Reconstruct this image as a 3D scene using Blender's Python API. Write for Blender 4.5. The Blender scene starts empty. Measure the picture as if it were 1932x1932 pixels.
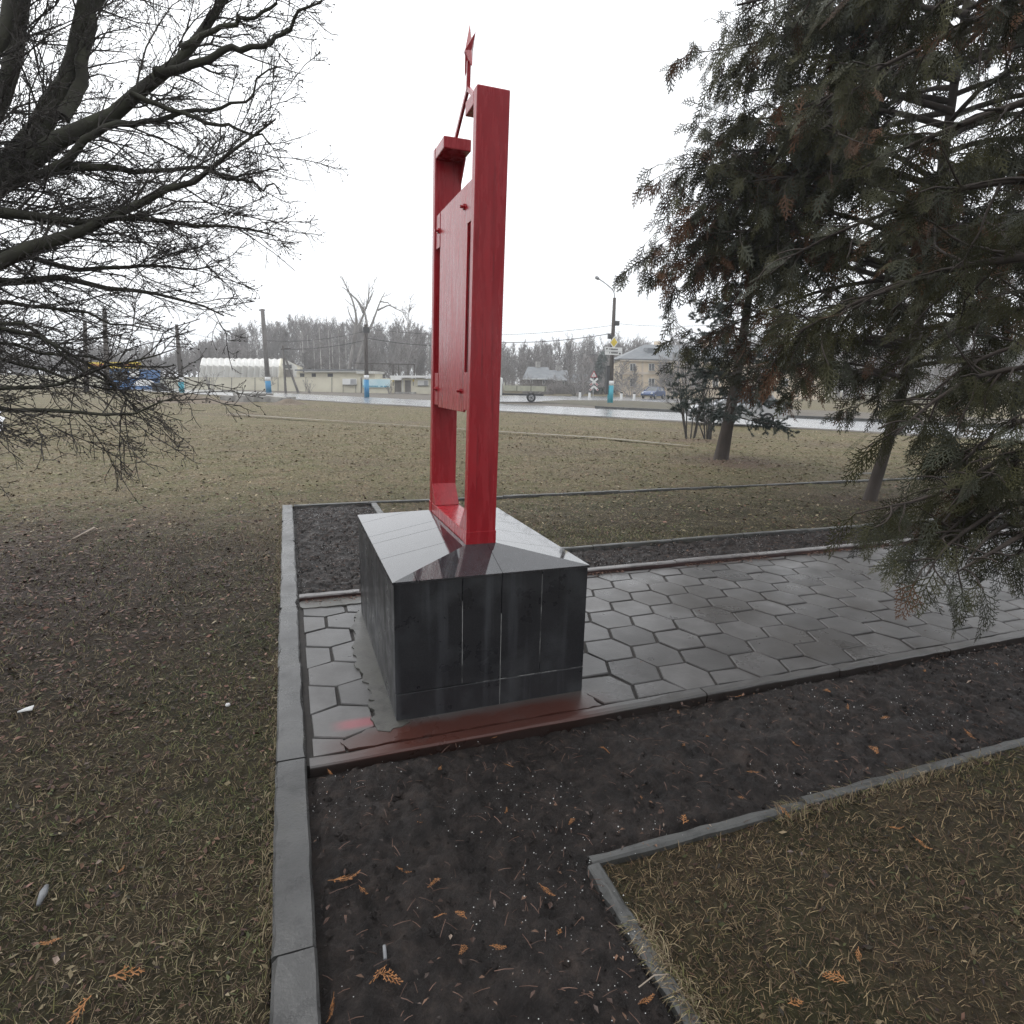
import bpy, math, random
import numpy as np
from mathutils import Matrix, Vector

# ------------------------------------------------------------------ scene, camera, light
sc = bpy.context.scene
col = sc.collection
S = 1.06875                      # metres per measured unit
H = 1.71                         # eye height
YAW, PITCH, ROLL, FPX = 0.3541, 0.21222, 0.02348, 1143.75

def cam_axes():
    f = np.array([math.sin(YAW)*math.cos(PITCH), math.cos(YAW)*math.cos(PITCH), -math.sin(PITCH)])
    r = np.array([math.cos(YAW), -math.sin(YAW), 0.])
    u = np.cross(r, f)
    c, s = math.cos(ROLL), math.sin(ROLL)
    return c*r+s*u, -s*r+c*u, f
CR, CU, CF = cam_axes()
cam_d = bpy.data.cameras.new('camera')
cam = bpy.data.objects.new('camera', cam_d); col.objects.link(cam)
cam.matrix_world = Matrix(((CR[0], CU[0], -CF[0], 0), (CR[1], CU[1], -CF[1], 0), (CR[2], CU[2], -CF[2], H), (0, 0, 0, 1)))
cam_d.sensor_width = 36.0
cam_d.lens = 36.0*FPX/1932.0
cam_d.clip_start = 0.05
cam_d.clip_end = 2000
sc.camera = cam

SUN_EL, SUN_AZ = math.radians(48), math.radians(-35)
world = bpy.data.worlds.new('World'); sc.world = world; world.use_nodes = True
wn = world.node_tree; wn.nodes.clear()
sky = wn.nodes.new('ShaderNodeTexSky'); sky.sky_type = 'NISHITA'; sky.sun_disc = False
sky.sun_elevation = SUN_EL; sky.sun_rotation = SUN_AZ; sky.dust_density = 6.0; sky.air_density = 1.0; sky.ozone_density = 1.0
hs = wn.nodes.new('ShaderNodeHueSaturation'); hs.inputs['Saturation'].default_value = 0.10
bg = wn.nodes.new('ShaderNodeBackground'); bg.inputs['Strength'].default_value = 0.12
wo = wn.nodes.new('ShaderNodeOutputWorld')
ov = wn.nodes.new('ShaderNodeMix'); ov.data_type = 'RGBA'; ov.inputs[0].default_value = 0.72   # even cloud cover
ov.inputs[7].default_value = (11.2, 11.5, 11.9, 1)
wn.links.new(sky.outputs[0], hs.inputs['Color']); wn.links.new(hs.outputs[0], ov.inputs[6]); wn.links.new(ov.outputs[2], bg.inputs['Color']); wn.links.new(bg.outputs[0], wo.inputs['Surface'])

sun_d = bpy.data.lights.new('sun', 'SUN'); sun_d.energy = 0.5; sun_d.angle = math.radians(40); sun_d.color = (1, .98, .95)
sun = bpy.data.objects.new('sun', sun_d); col.objects.link(sun)
sd = Vector((math.sin(SUN_AZ)*math.cos(SUN_EL), math.cos(SUN_AZ)*math.cos(SUN_EL), math.sin(SUN_EL)))
sun.rotation_euler = sd.to_track_quat('Z', 'Y').to_euler(); sun.location = (0, 0, 60)

sc.view_settings.view_transform = 'Standard'; sc.view_settings.look = 'None'
sc.view_settings.gamma = 1; sc.view_settings.use_curve_mapping = False
sc.view_settings.exposure = 0.36
sc.cycles.max_bounces = 5; sc.cycles.diffuse_bounces = 3; sc.cycles.glossy_bounces = 3
sc.cycles.transmission_bounces = 3; sc.cycles.volume_bounces = 0
sc.cycles.use_denoising = True; sc.cycles.denoising_prefilter = 'NONE'
sc.cycles.sample_clamp_indirect = 6.0

# ------------------------------------------------------------------ projection helpers (photo measured at 1932 px)
def ray(px, py):
    x, y = (px-966)/FPX, (py-966)/FPX
    d = CR*x - CU*y + CF
    return d
def G(px, py, z=0.):
    d = ray(px, py); t = (z-H)/d[2]
    return np.array([0, 0, H]) + d*t
FR = np.array([math.cos(YAW), -math.sin(YAW), 0.]); FF = np.array([math.sin(YAW), math.cos(YAW), 0.])
def V(px, py, v):
    """point seen at this pixel on the upright plane v metres ahead"""
    d = ray(px, py); t = v/float(d@FF)
    return np.array([0, 0, H]) + d*t
def D(px, py, r):
    """point at horizontal range r"""
    d = ray(px, py); t = r/math.hypot(d[0], d[1])
    return np.array([0, 0, H]) + d*t
def uv(u, v, z=0.):
    return FR*u + FF*v + np.array([0, 0, z])
def toscreen(P):
    q = P - np.array([0, 0, H])
    z = q@CF
    return 966+FPX*(q@CR)/z, 966-FPX*(q@CU)/z, z

rng = np.random.default_rng(7)
random.seed(7)
PI = math.pi

# ------------------------------------------------------------------ noise
def hash2(ix, iy, seed):
    h = (ix.astype(np.int64)*374761393 + iy.astype(np.int64)*668265263 + seed*1274126177) & 0x7fffffff
    h = ((h ^ (h >> 13))*1274126177) & 0x7fffffff
    return ((h ^ (h >> 16)) & 0xffff)/65535.0
def vnoise(x, y, seed=0):
    x = np.asarray(x, float); y = np.asarray(y, float)
    ix = np.floor(x); iy = np.floor(y); fx = x-ix; fy = y-iy
    fx = fx*fx*(3-2*fx); fy = fy*fy*(3-2*fy)
    a = hash2(ix, iy, seed); b = hash2(ix+1, iy, seed); c = hash2(ix, iy+1, seed); d = hash2(ix+1, iy+1, seed)
    return (a*(1-fx)+b*fx)*(1-fy) + (c*(1-fx)+d*fx)*fy
def fbm(x, y, seed=0, oct=4):
    s = 0; a = .5; t = 0
    for o in range(oct):
        s = s + a*vnoise(x*2**o+17*o, y*2**o-9*o, seed+o); t += a; a *= .5
    return s/t

# ------------------------------------------------------------------ mesh builder
class MB:
    def __init__(self): self.v = []; self.q = []; self.t = []; self.n = 0; self.c = []; self.hascol = False
    def raw(self, v, quads=None, tris=None, colr=None):
        v = np.asarray(v, float).reshape(-1, 3)
        if quads is not None and len(quads): self.q.append(np.asarray(quads, int).reshape(-1, 4)+self.n)
        if tris is not None and len(tris): self.t.append(np.asarray(tris, int).reshape(-1, 3)+self.n)
        self.v.append(v); self.n += len(v)
        if colr is not None:
            self.hascol = True
            c = np.asarray(colr, float)
            if c.ndim == 1: c = np.tile(c, (len(v), 1))
            self.c.append(c)
        else: self.c.append(np.full((len(v), 3), .5))
        return self
    def hexa(self, p8, colr=None):
        return self.raw(p8, [(0, 3, 2, 1), (4, 5, 6, 7), (0, 1, 5, 4), (1, 2, 6, 5), (2, 3, 7, 6), (3, 0, 4, 7)], colr=colr)
    def box(self, a, b, colr=None):
        (x0, y0, z0), (x1, y1, z1) = a, b
        return self.hexa([(x0, y0, z0), (x1, y0, z0), (x1, y1, z0), (x0, y1, z0), (x0, y0, z1), (x1, y0, z1), (x1, y1, z1), (x0, y1, z1)], colr)
    def bar(self, p, q, w, h=None, up=(0, 0, 1)):
        p = np.array(p, float); q = np.array(q, float); h = h or w
        d = (q-p)/np.linalg.norm(q-p); up = np.array(up, float)
        if abs(d@up) > .95: up = np.array([1., 0, 0])
        s = np.cross(d, up); s /= np.linalg.norm(s); u = np.cross(s, d)
        s = s*w/2; u = u*h/2
        return self.hexa([p-s-u, p+s-u, q+s-u, q-s-u, p-s+u, p+s+u, q+s+u, q-s+u])
    def prism(self, poly, ext):
        """extrude a 3-D polygon by vector ext"""
        poly = np.asarray(poly, float); ext = np.asarray(ext, float); n = len(poly)
        base = self.n
        self.v += [poly, poly+ext]; self.n += 2*n; self.c.append(np.full((2*n, 3), .5))
        self.ng = getattr(self, 'ng', [])
        self.ng.append([base+i for i in range(n)][::-1]); self.ng.append([base+n+i for i in range(n)])
        self.q.append(np.array([(base+i, base+(i+1) % n, base+n+(i+1) % n, base+n+i) for i in range(n)]))
        return self
    def tube(self, pts, rad, sides=8, cap=True):
        pts = np.asarray(pts, float); n = len(pts)
        rad = np.broadcast_to(np.asarray(rad, float), (n,))
        T = np.gradient(pts, axis=0); T /= np.linalg.norm(T, axis=1)[:, None]+1e-12
        ref = np.array([0, 0, 1.]) if abs(T[0, 2]) < .9 else np.array([1., 0, 0])
        A = np.cross(T, ref); A /= np.linalg.norm(A, axis=1)[:, None]+1e-12
        B = np.cross(T, A)
        th = np.arange(sides)*2*PI/sides
        ring = pts[:, None, :]+rad[:, None, None]*(np.cos(th)[None, :, None]*A[:, None, :]+np.sin(th)[None, :, None]*B[:, None, :])
        i = np.arange(n-1)[:, None]*sides; j = np.arange(sides)[None, :]; j2 = (j+1) % sides
        q = np.stack([i+j, i+j2, i+sides+j2, i+sides+j], -1).reshape(-1, 4)
        base = self.n
        self.raw(ring.reshape(-1, 3), q)
        if cap:
            self.ng = getattr(self, 'ng', [])
            self.ng.append([base+k for k in range(sides)]); self.ng.append([base+(n-1)*sides+k for k in range(sides)][::-1])
        return self
    def tubes(self, P, R, sides=3, colr=None):
        T_, K = P.shape[:2]
        if T_ == 0: return self
        Tn = np.gradient(P, axis=1); Tn /= np.linalg.norm(Tn, axis=2)[..., None]+1e-12
        ref = np.where(np.abs(Tn[:, :1, 2:3]) < .9, np.array([0, 0, 1.]), np.array([1., 0, 0]))
        A = np.cross(Tn, np.broadcast_to(ref, Tn.shape)); A /= np.linalg.norm(A, axis=2)[..., None]+1e-12
        B = np.cross(Tn, A)
        th = np.arange(sides)*2*PI/sides
        ring = P[:, :, None]+R[:, :, None, None]*(np.cos(th)[None, None, :, None]*A[:, :, None]+np.sin(th)[None, None, :, None]*B[:, :, None])
        b = (np.arange(T_)*K*sides)[:, None, None]; i = (np.arange(K-1)*sides)[None, :, None]; j = np.arange(sides)[None, None, :]; j2 = (j+1) % sides
        q = np.stack([b+i+j, b+i+j2, b+i+sides+j2, b+i+sides+j], -1).reshape(-1, 4)
        c = None if colr is None else np.repeat(colr, K*sides, axis=0)
        return self.raw(ring.reshape(-1, 3), q, colr=c)
    def mesh(self, name):
        me = bpy.data.meshes.new(name)
        v = np.concatenate(self.v) if self.v else np.zeros((0, 3))
        q = np.concatenate(self.q) if self.q else np.zeros((0, 4), int)
        t = np.concatenate(self.t) if self.t else np.zeros((0, 3), int)
        ng = getattr(self, 'ng', [])
        loops = np.concatenate([q.ravel(), t.ravel()] + [np.array(g) for g in ng]).astype(np.int32) if (len(q)+len(t)+len(ng)) else np.zeros(0, np.int32)
        cnt = np.concatenate([np.full(len(q), 4), np.full(len(t), 3), np.array([len(g) for g in ng], int)]).astype(np.int32)
        st = np.concatenate([[0], np.cumsum(cnt)[:-1]]).astype(np.int32)
        me.vertices.add(len(v)); me.vertices.foreach_set('co', v.astype(np.float32).ravel())
        me.loops.add(len(loops)); me.loops.foreach_set('vertex_index', loops)
        me.polygons.add(len(cnt)); me.polygons.foreach_set('loop_start', st); me.polygons.foreach_set('loop_total', cnt)
        me.update(calc_edges=True)
        if self.hascol:
            a = me.attributes.new('tint', 'FLOAT_COLOR', 'POINT')
            c = np.concatenate(self.c); a.data.foreach_set('color', np.concatenate([c, np.ones((len(c), 1))], 1).astype(np.float32).ravel())
        return me
    def build(self, name, m, parent=None, smooth=False, bevel=0, kind=None):
        me = self.mesh(name)
        if not self.hascol and len(me.polygons) < 4000 and len(me.polygons):
            import bmesh
            bm = bmesh.new(); bm.from_mesh(me); bmesh.ops.recalc_face_normals(bm, faces=bm.faces); bm.to_mesh(me); bm.free()
        me.materials.append(m)
        me.polygons.foreach_set('use_smooth', np.full(len(me.polygons), bool(smooth)))
        o = bpy.data.objects.new(name, me); col.objects.link(o)
        if parent is not None: o.parent = parent
        if kind: o['kind'] = kind
        if bevel:
            b = o.modifiers.new('bevel', 'BEVEL'); b.width = bevel; b.segments = 2; b.limit_method = 'ANGLE'; b.angle_limit = math.radians(40)
        return o

def tag(o, label, cat, group=None, kind=None):
    o['label'] = label; o['category'] = cat
    if group: o['group'] = group
    if kind: o['kind'] = kind
    return o
def empty(name, loc, rz=0):
    o = bpy.data.objects.new(name, None); col.objects.link(o); o.location = loc; o.rotation_euler = (0, 0, rz); o.empty_display_size = .2
    return o
def copy_tree(o, parent=None):
    c = o.copy(); col.objects.link(c)
    if parent is not None: c.parent = parent
    for ch in list(o.children): copy_tree(ch, c)
    return c

# ------------------------------------------------------------------ materials
def newmat(name):
    m = bpy.data.materials.new(name); m.use_nodes = True
    nt = m.node_tree; b = nt.nodes['Principled BSDF']
    return m, nt, b
def N(nt, t, **kw):
    n = nt.nodes.new(t)
    for k, v in kw.items():
        if k in n.inputs: n.inputs[k].default_value = v
        else: setattr(n, k, v)
    return n
def coords(nt, mode, scale=(1, 1, 1)):
    if mode == 'W': src = N(nt, 'ShaderNodeNewGeometry').outputs['Position']
    else: src = N(nt, 'ShaderNodeTexCoord').outputs['Object']
    mp = N(nt, 'ShaderNodeMapping'); mp.inputs['Scale'].default_value = scale
    nt.links.new(src, mp.inputs['Vector']); return mp.outputs[0]
def noise(nt, vec, scale, detail=5, rough=.6):
    n = N(nt, 'ShaderNodeTexNoise'); n.inputs['Scale'].default_value = scale; n.inputs['Detail'].default_value = detail; n.inputs['Roughness'].default_value = rough
    nt.links.new(vec, n.inputs['Vector']); return n.outputs['Fac']
def ramp(nt, fac, stops):
    r = N(nt, 'ShaderNodeValToRGB'); e = r.color_ramp.elements
    while len(e) < len(stops): e.new(.5)
    for k, (p, c) in enumerate(stops):
        e[k].position = p; e[k].color = (c, c, c, 1) if not hasattr(c, '__len__') else (*c, 1)
    nt.links.new(fac, r.inputs[0]); return r.outputs[0]
def mix(nt, fac, a, b, mode='MIX'):
    m = N(nt, 'ShaderNodeMix', data_type='RGBA', blend_type=mode)
    def put(s, x):
        if hasattr(x, 'links'): nt.links.new(x, s)
        elif hasattr(x, '__len__'): s.default_value = (*x, 1)
        else: s.default_value = x
    put(m.inputs[0], fac); put(m.inputs[6], a); put(m.inputs[7], b)
    return m.outputs[2]
def mth(nt, op, a, b=None):
    m = N(nt, 'ShaderNodeMath', operation=op)
    for s, x in ((m.inputs[0], a), (m.inputs[1], b)):
        if x is None: continue
        if hasattr(x, 'links'): nt.links.new(x, s)
        else: s.default_value = x
    return m.outputs[0]
def bump(nt, b, h, strength=.3, dist=.01):
    n = N(nt, 'ShaderNodeBump'); n.inputs['Strength'].default_value = strength; n.inputs['Distance'].default_value = dist
    nt.links.new(h, n.inputs['Height']); nt.links.new(n.outputs[0], b.inputs['Normal'])
def mat(name, c1, c2=None, scale=6, rough=.7, r2=None, bmp=None, spec=.5, metal=0, mode='O', stretch=(1, 1, 1), p=(.35, .65), bdist=.01):
    m, nt, b = newmat(name)
    b.inputs['Specular IOR Level'].default_value = spec; b.inputs['Metallic'].default_value = metal
    b.inputs['Roughness'].default_value = rough
    v = coords(nt, mode, stretch)
    f = noise(nt, v, scale)
    c2 = c2 or tuple(x*.75 for x in c1)
    nt.links.new(ramp(nt, f, [(p[0], c1), (p[1], c2)]), b.inputs['Base Color'])
    if r2 is not None: nt.links.new(ramp(nt, noise(nt, v, scale*.6), [(.35, rough), (.65, r2)]), b.inputs['Roughness'])
    if bmp: bump(nt, b, noise(nt, v, bmp[0], 6), bmp[1], bdist)
    return m
def tintmat(name, rough=.7, spec=.3, mul=(1, 1, 1)):
    m, nt, b = newmat(name)
    a = N(nt, 'ShaderNodeAttribute', attribute_name='tint')
    nt.links.new(mix(nt, 1.0, a.outputs['Color'], mul, 'MULTIPLY'), b.inputs['Base Color'])
    b.inputs['Roughness'].default_value = rough; b.inputs['Specular IOR Level'].default_value = spec
    return m

# red paint: brushed enamel over steel, wet
m_red, nt, b = newmat('red_enamel')
v = coords(nt, 'O', (1, 1, .12))
f1 = noise(nt, v, 26, 4); f2 = noise(nt, coords(nt, 'O', (1, 1, .05)), 30, 3)
c = ramp(nt, f1, [(.3, (.30, .013, .021)), (.7, (.41, .020, .030))])
drip = ramp(nt, f2, [(.60, 0.0), (.68, 1.0)])
c = mix(nt, ramp(nt, noise(nt, coords(nt, 'O', (1, 1, .5)), 2.6, 6), [(.48, 0.0), (.70, .38)]), c, (.36, .055, .062))
c = mix(nt, mth(nt, 'MULTIPLY', drip, .5), c, (.15, .006, .010))
c = mix(nt, ramp(nt, noise(nt, coords(nt, 'O'), 34, 6, .75), [(.70, 0.0), (.74, .55)]), c, (.075, .018, .014))
nt.links.new(c, b.inputs['Base Color'])
nt.links.new(ramp(nt, f1, [(.3, .20), (.7, .34)]), b.inputs['Roughness'])
bump(nt, b, noise(nt, coords(nt, 'O', (1, 1, .10)), 60, 4), .22, .003)

def granite(name, c1, rough, r2, streak):
    m, nt, b = newmat(name)
    vo = coords(nt, 'O'); vs = coords(nt, 'O', (1, 1, .06))
    sp = noise(nt, vo, 260, 2)
    base = ramp(nt, sp, [(.4, c1), (.72, tuple(x*2.2 for x in c1))])
    st = ramp(nt, noise(nt, vs, 9, 5), [(.52, 0.0), (.74, 1.0)])
    cl = ramp(nt, noise(nt, vo, 5, 6), [(.5, 0.0), (.75, 1.0)])
    base = mix(nt, mth(nt, 'MULTIPLY', st, streak), base, (.10, .105, .115))
    base = mix(nt, mth(nt, 'MULTIPLY', cl, streak*.8), base, (.085, .09, .095))
    dk = ramp(nt, noise(nt, coords(nt, 'W', (1, 1, .02)), 16, 2), [(.60, 0.0), (.66, 1.0)])
    base = mix(nt, mth(nt, 'MULTIPLY', dk, .4), base, (.006, .006, .007))
    nt.links.new(base, b.inputs['Base Color'])
    nt.links.new(ramp(nt, noise(nt, vo, 7, 5), [(.35, rough), (.65, r2)]), b.inputs['Roughness'])
    bump(nt, b, noise(nt, vo, 40, 5), .03, .002)
    return m
m_gran = granite('black_granite', (.015, .015, .017), .26, .48, .6)
m_grantop = granite('wet_granite_top', (.024, .024, .027), .03, .08, .12)
bb_ = m_grantop.node_tree.nodes['Principled BSDF']; bb_.inputs['Coat Weight'].default_value = .45; bb_.inputs['Coat Roughness'].default_value = .04; bb_.inputs['Specular IOR Level'].default_value = .7
m_grout = mat('pale_grout', (.30, .30, .29), (.05, .05, .05), scale=9, rough=.8, stretch=(1, 1, .6), p=(.42, .55))

def concrete(name, c1, c2, rough, r2, mode='W'):
    m, nt, b = newmat(name)
    v = coords(nt, mode)
    f = noise(nt, v, 2.2, 8, .65); g = noise(nt, v, 60, 3)
    c = ramp(nt, f, [(.32, c1), (.68, c2)])
    c = mix(nt, ramp(nt, g, [(.55, 0.0), (.75, .35)]), c, tuple(x*.5 for x in c1))
    c = mix(nt, ramp(nt, noise(nt, v, 6.5, 7, .7), [(.52, 0.0), (.66, .75)]), c, tuple(x*.42 for x in c1))
    c = mix(nt, ramp(nt, noise(nt, v, 1.7, 6, .7), [(.56, 0.0), (.72, .55)]), c, (.062, .060, .040))
    nt.links.new(c, b.inputs['Base Color'])
    nt.links.new(ramp(nt, noise(nt, v, 3.1, 4), [(.35, rough), (.65, r2)]), b.inputs['Roughness'])
    bump(nt, b, noise(nt, v, 90, 4), .35, .005)
    return m
m_kerb = concrete('wet_kerb_concrete', (.040, .040, .040), (.078, .077, .075), .18, .40)
m_kerbthin = concrete('edging_concrete', (.055, .055, .053), (.105, .105, .10), .26, .5)
m_redkerb = concrete('red_painted_kerb', (.115, .105, .103), (.19, .178, .172), .22, .45)
m_redface = concrete('rust_red_kerb_face', (.030, .012, .011), (.055, .024, .020), .4, .6)

# pavers: per tile tint in the mesh, wet film, rust-red stain by the plinth
m_pav, nt, b = newmat('wet_hexagon_pavers')
v = coords(nt, 'W')
at = N(nt, 'ShaderNodeAttribute', attribute_name='tint').outputs['Color']
c = ramp(nt, noise(nt, v, 3.5, 8, .65), [(.3, (.062, .059, .057)), (.7, (.118, .114, .111))])
c = mix(nt, 1.0, c, at, 'MULTIPLY')
c = mix(nt, ramp(nt, noise(nt, v, 1.1, 3), [(.50, 0.0), (.64, .6)]), c, (.055, .049, .044))
c = mix(nt, ramp(nt, noise(nt, v, 70, 3), [(.6, 0.0), (.75, .4)]), c, (.06, .06, .06))
sx = N(nt, 'ShaderNodeSeparateXYZ'); nt.links.new(v, sx.inputs[0])
# stain strip along the front edge below the plinth
def band(nt, val, a, b_, soft):
    r1 = N(nt, 'ShaderNodeMapRange', interpolation_type='SMOOTHSTEP'); r1.inputs['From Min'].default_value = a; r1.inputs['From Max'].default_value = a+soft
    r2 = N(nt, 'ShaderNodeMapRange', interpolation_type='SMOOTHSTEP'); r2.inputs['From Min'].default_value = b_-soft; r2.inputs['From Max'].default_value = b_; r2.inputs['To Min'].default_value = 1; r2.inputs['To Max'].default_value = 0
    nt.links.new(val, r1.inputs['Value']); nt.links.new(val, r2.inputs['Value'])
    return mth(nt, 'MULTIPLY', r1.outputs[0], r2.outputs[0])
st = mth(nt, 'MULTIPLY', band(nt, sx.outputs[0], -.05, 1.68, .45), band(nt, sx.outputs[1], 2.40, 2.84, .14))
st = mth(nt, 'MULTIPLY', st, ramp(nt, noise(nt, v, 5, 4), [(.25, .55), (.6, 1.0)]))
c = mix(nt, mth(nt, 'MINIMUM', mth(nt, 'MULTIPLY', st, 1.35), 1.0), c, (.068, .024, .018))
spot = mth(nt, 'MULTIPLY', band(nt, sx.outputs[0], .10, .42, .12), band(nt, sx.outputs[1], 2.80, 2.93, .05))
face_shade = N(nt, 'ShaderNodeMapRange'); face_shade.inputs['From Min'].default_value = -.008; face_shade.inputs['From Max'].default_value = -.016   # shade of the edge face, painted into the colour
nt.links.new(sx.outputs[2], face_shade.inputs['Value'])
c = mix(nt, mth(nt, 'MULTIPLY', face_shade.outputs[0], .85), c, (.020, .013, .011))
c = mix(nt, mth(nt, 'MULTIPLY', spot, .75), c, (.30, .07, .085))
nt.links.new(c, b.inputs['Base Color'])
nt.links.new(ramp(nt, noise(nt, v, 2.4, 5), [(.35, .24), (.65, .42)]), b.inputs['Roughness'])
bump(nt, b, noise(nt, v, 55, 5), .22, .004)
m_mortar = concrete('wet_mortar', (.055, .053, .047), (.10, .096, .086), .3, .5)
m_joint = mat('joint_dirt', (.012, .010, .009), (.026, .021, .018), scale=30, rough=.8, mode='W')

# soil
m_soil, nt, b = newmat('wet_black_soil')
v = coords(nt, 'W')
c = ramp(nt, noise(nt, v, 9, 10, .8), [(.34, (.006, .005, .005)), (.52, (.024, .0195, .018)), (.70, (.060, .045, .038))])
nt.links.new(c, b.inputs['Base Color']); b.inputs['Specular IOR Level'].default_value = .22
nt.links.new(ramp(nt, noise(nt, v, 12, 5), [(.35, .38), (.65, .75)]), b.inputs['Roughness'])
bump(nt, b, noise(nt, v, 75, 8, .7), .9, .012)

# turf ground
m_turf, nt, b = newmat('winter_turf')
v = coords(nt, 'W')
big = noise(nt, v, .22, 5, .6); mid = noise(nt, v, 1.6, 6, .65); fine = noise(nt, coords(nt, 'W', (1, 1, 1)), 22, 8, .75)
dry = ramp(nt, fine, [(.32, (.045, .032, .018)), (.5, (.150, .115, .066)), (.68, (.30, .24, .15))])
grn = ramp(nt, fine, [(.32, (.030, .030, .012)), (.5, (.105, .095, .042)), (.68, (.21, .19, .095))])
c = mix(nt, ramp(nt, mid, [(.40, 0.0), (.60, 1.0)]), dry, grn)
c = mix(nt, ramp(nt, noise(nt, v, .75, 5, .65), [(.50, 0.0), (.62, .32)]), c, ramp(nt, fine, [(.3, (.05, .054, .018)), (.7, (.18, .17, .07))]))
c = mix(nt, ramp(nt, big, [(.50, 0.0), (.66, .55)]), c, ramp(nt, fine, [(.3, (.05, .036, .028)), (.7, (.16, .115, .085))]))
sx = N(nt, 'ShaderNodeSeparateXYZ'); nt.links.new(v, sx.inputs[0])
# leaf mould under the bare tree and round the evergreens
def disc(nt, v, cx, cy, r0, r1):
    d = N(nt, 'ShaderNodeVectorMath', operation='DISTANCE'); d.inputs[1].default_value = (cx, cy, 0); nt.links.new(v, d.inputs[0])
    dd = mth(nt, 'ADD', d.outputs['Value'], mth(nt, 'MULTIPLY', mth(nt, 'SUBTRACT', mid, .5), r1*.8))
    r = N(nt, 'ShaderNodeMapRange', interpolation_type='SMOOTHSTEP'); r.inputs['From Min'].default_value = r0; r.inputs['From Max'].default_value = r1; r.inputs['To Min'].default_value = 1; r.inputs['To Max'].default_value = 0
    nt.links.new(dd, r.inputs['Value']); return r.outputs[0]
mould = ramp(nt, fine, [(.32, (.032, .020, .015)), (.5, (.105, .066, .050)), (.68, (.26, .175, .135))])
for cx, cy, r0, r1, k in ((-3.2, 5.6, 1.2, 4.2, .85), (9.9, 11.7, .3, 2.0, .85), (8.6, 7.0, .2, .9, .6), (12.4, 16.6, .4, 1.5, .7)):
    c = mix(nt, mth(nt, 'MULTIPLY', disc(nt, v, cx, cy, r0, r1), k), c, mould)
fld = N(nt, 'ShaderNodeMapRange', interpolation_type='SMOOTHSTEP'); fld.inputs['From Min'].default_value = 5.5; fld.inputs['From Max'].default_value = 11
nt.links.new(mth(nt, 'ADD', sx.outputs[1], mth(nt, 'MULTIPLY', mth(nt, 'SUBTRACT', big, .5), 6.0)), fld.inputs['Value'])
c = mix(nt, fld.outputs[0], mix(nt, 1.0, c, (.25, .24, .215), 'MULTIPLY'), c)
nt.links.new(c, b.inputs['Base Color']); b.inputs['Roughness'].default_value = .85; b.inputs['Specular IOR Level'].default_value = .25
bump(nt, b, fine, .8, .03)

# wet asphalt
m_road, nt, b = newmat('wet_asphalt')
v = coords(nt, 'W')
c = ramp(nt, noise(nt, v, .6, 6), [(.3, (.045, .046, .048)), (.7, (.075, .075, .075))]); nt.links.new(c, b.inputs['Base Color'])
nt.links.new(ramp(nt, noise(nt, v, .35, 5), [(.40, .20), (.66, .36)]), b.inputs['Roughness']); b.inputs['Coat Weight'].default_value = 1.0; b.inputs['Coat Roughness'].default_value = .25
m_verge = mat('muddy_verge', (.075, .062, .048), (.13, .11, .085), scale=.8, rough=.8, mode='W', bmp=(9, .5), bdist=.05)
m_dirt = mat('trodden_earth', (.16, .135, .105), (.25, .22, .18), scale=3, rough=.7, mode='W')

m_bark = mat('dark_bark', (.030, .027, .022), (.048, .050, .030), scale=7, rough=.85, bmp=(30, .8))
m_twig = mat('dark_twigs', (.040, .035, .032), (.065, .058, .050), scale=3, rough=.8)
m_bark2 = mat('conifer_bark', (.038, .029, .024), (.060, .046, .038), scale=9, rough=.85, bmp=(26, .8), stretch=(1, 1, .3))
m_thuja = tintmat('thuja_scale_leaves', .7, .2)
m_spruce = tintmat('spruce_needles', .6, .35)
m_grass = tintmat('grass_blades', .65, .3)
m_far = mat('far_bare_wood', (.20, .185, .178), (.27, .25, .24), scale=.5, rough=.9)
m_farpale = mat('poplar_bark', (.26, .245, .23), (.16, .145, .135), scale=.8, rough=.9)
m_birch = mat('birch_bark', (.62, .60, .57), (.25, .24, .23), scale=2, rough=.8, stretch=(1, 1, 3), p=(.5, .75))
m_concpole = mat('pole_concrete', (.17, .155, .145), (.11, .10, .095), scale=1.2, rough=.8)
m_woodpole = mat('tarred_wood', (.055, .045, .04), (.09, .075, .065), scale=2, rough=.85, stretch=(1, 1, .1))
m_blue = mat('pole_blue_paint', (.03, .20, .42), (.05, .28, .48), scale=2, rough=.5)
m_teal = mat('pole_teal_paint', (.03, .30, .40), (.05, .40, .48), scale=2, rough=.5)
m_white = mat('white_paint', (.78, .78, .77), (.68, .68, .67), scale=2, rough=.55)
m_wire = mat('wire_black', (.03, .03, .03), rough=.6)
m_steel = mat('galvanised_steel', (.42, .42, .43), (.32, .32, .33), scale=3, rough=.45, metal=.6)
m_cream = mat('cream_wall_paint', (.70, .66, .53), (.60, .56, .45), scale=.7, rough=.8, mode='W')
m_house = mat('peach_render', (.76, .64, .49), (.68, .57, .43), scale=.5, rough=.85, mode='W')
m_trim = mat('cream_trim', (.68, .60, .50), (.58, .50, .42), scale=.6, rough=.8, mode='W')
m_slate = mat('slate_roof', (.13, .14, .15), (.19, .20, .21), scale=1.2, rough=.6, mode='W', stretch=(1, 1, 3))
m_glass = mat('window_glass', (.05, .055, .06), (.12, .125, .13), scale=1.5, rough=.08)
m_hang = mat('hangar_sheet', (.66, .65, .62), (.50, .49, .46), scale=.5, rough=.55, mode='W')
m_shed = mat('grey_boards', (.14, .125, .115), (.22, .20, .19), scale=1.5, rough=.85, mode='W', stretch=(1, 1, .2))
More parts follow.
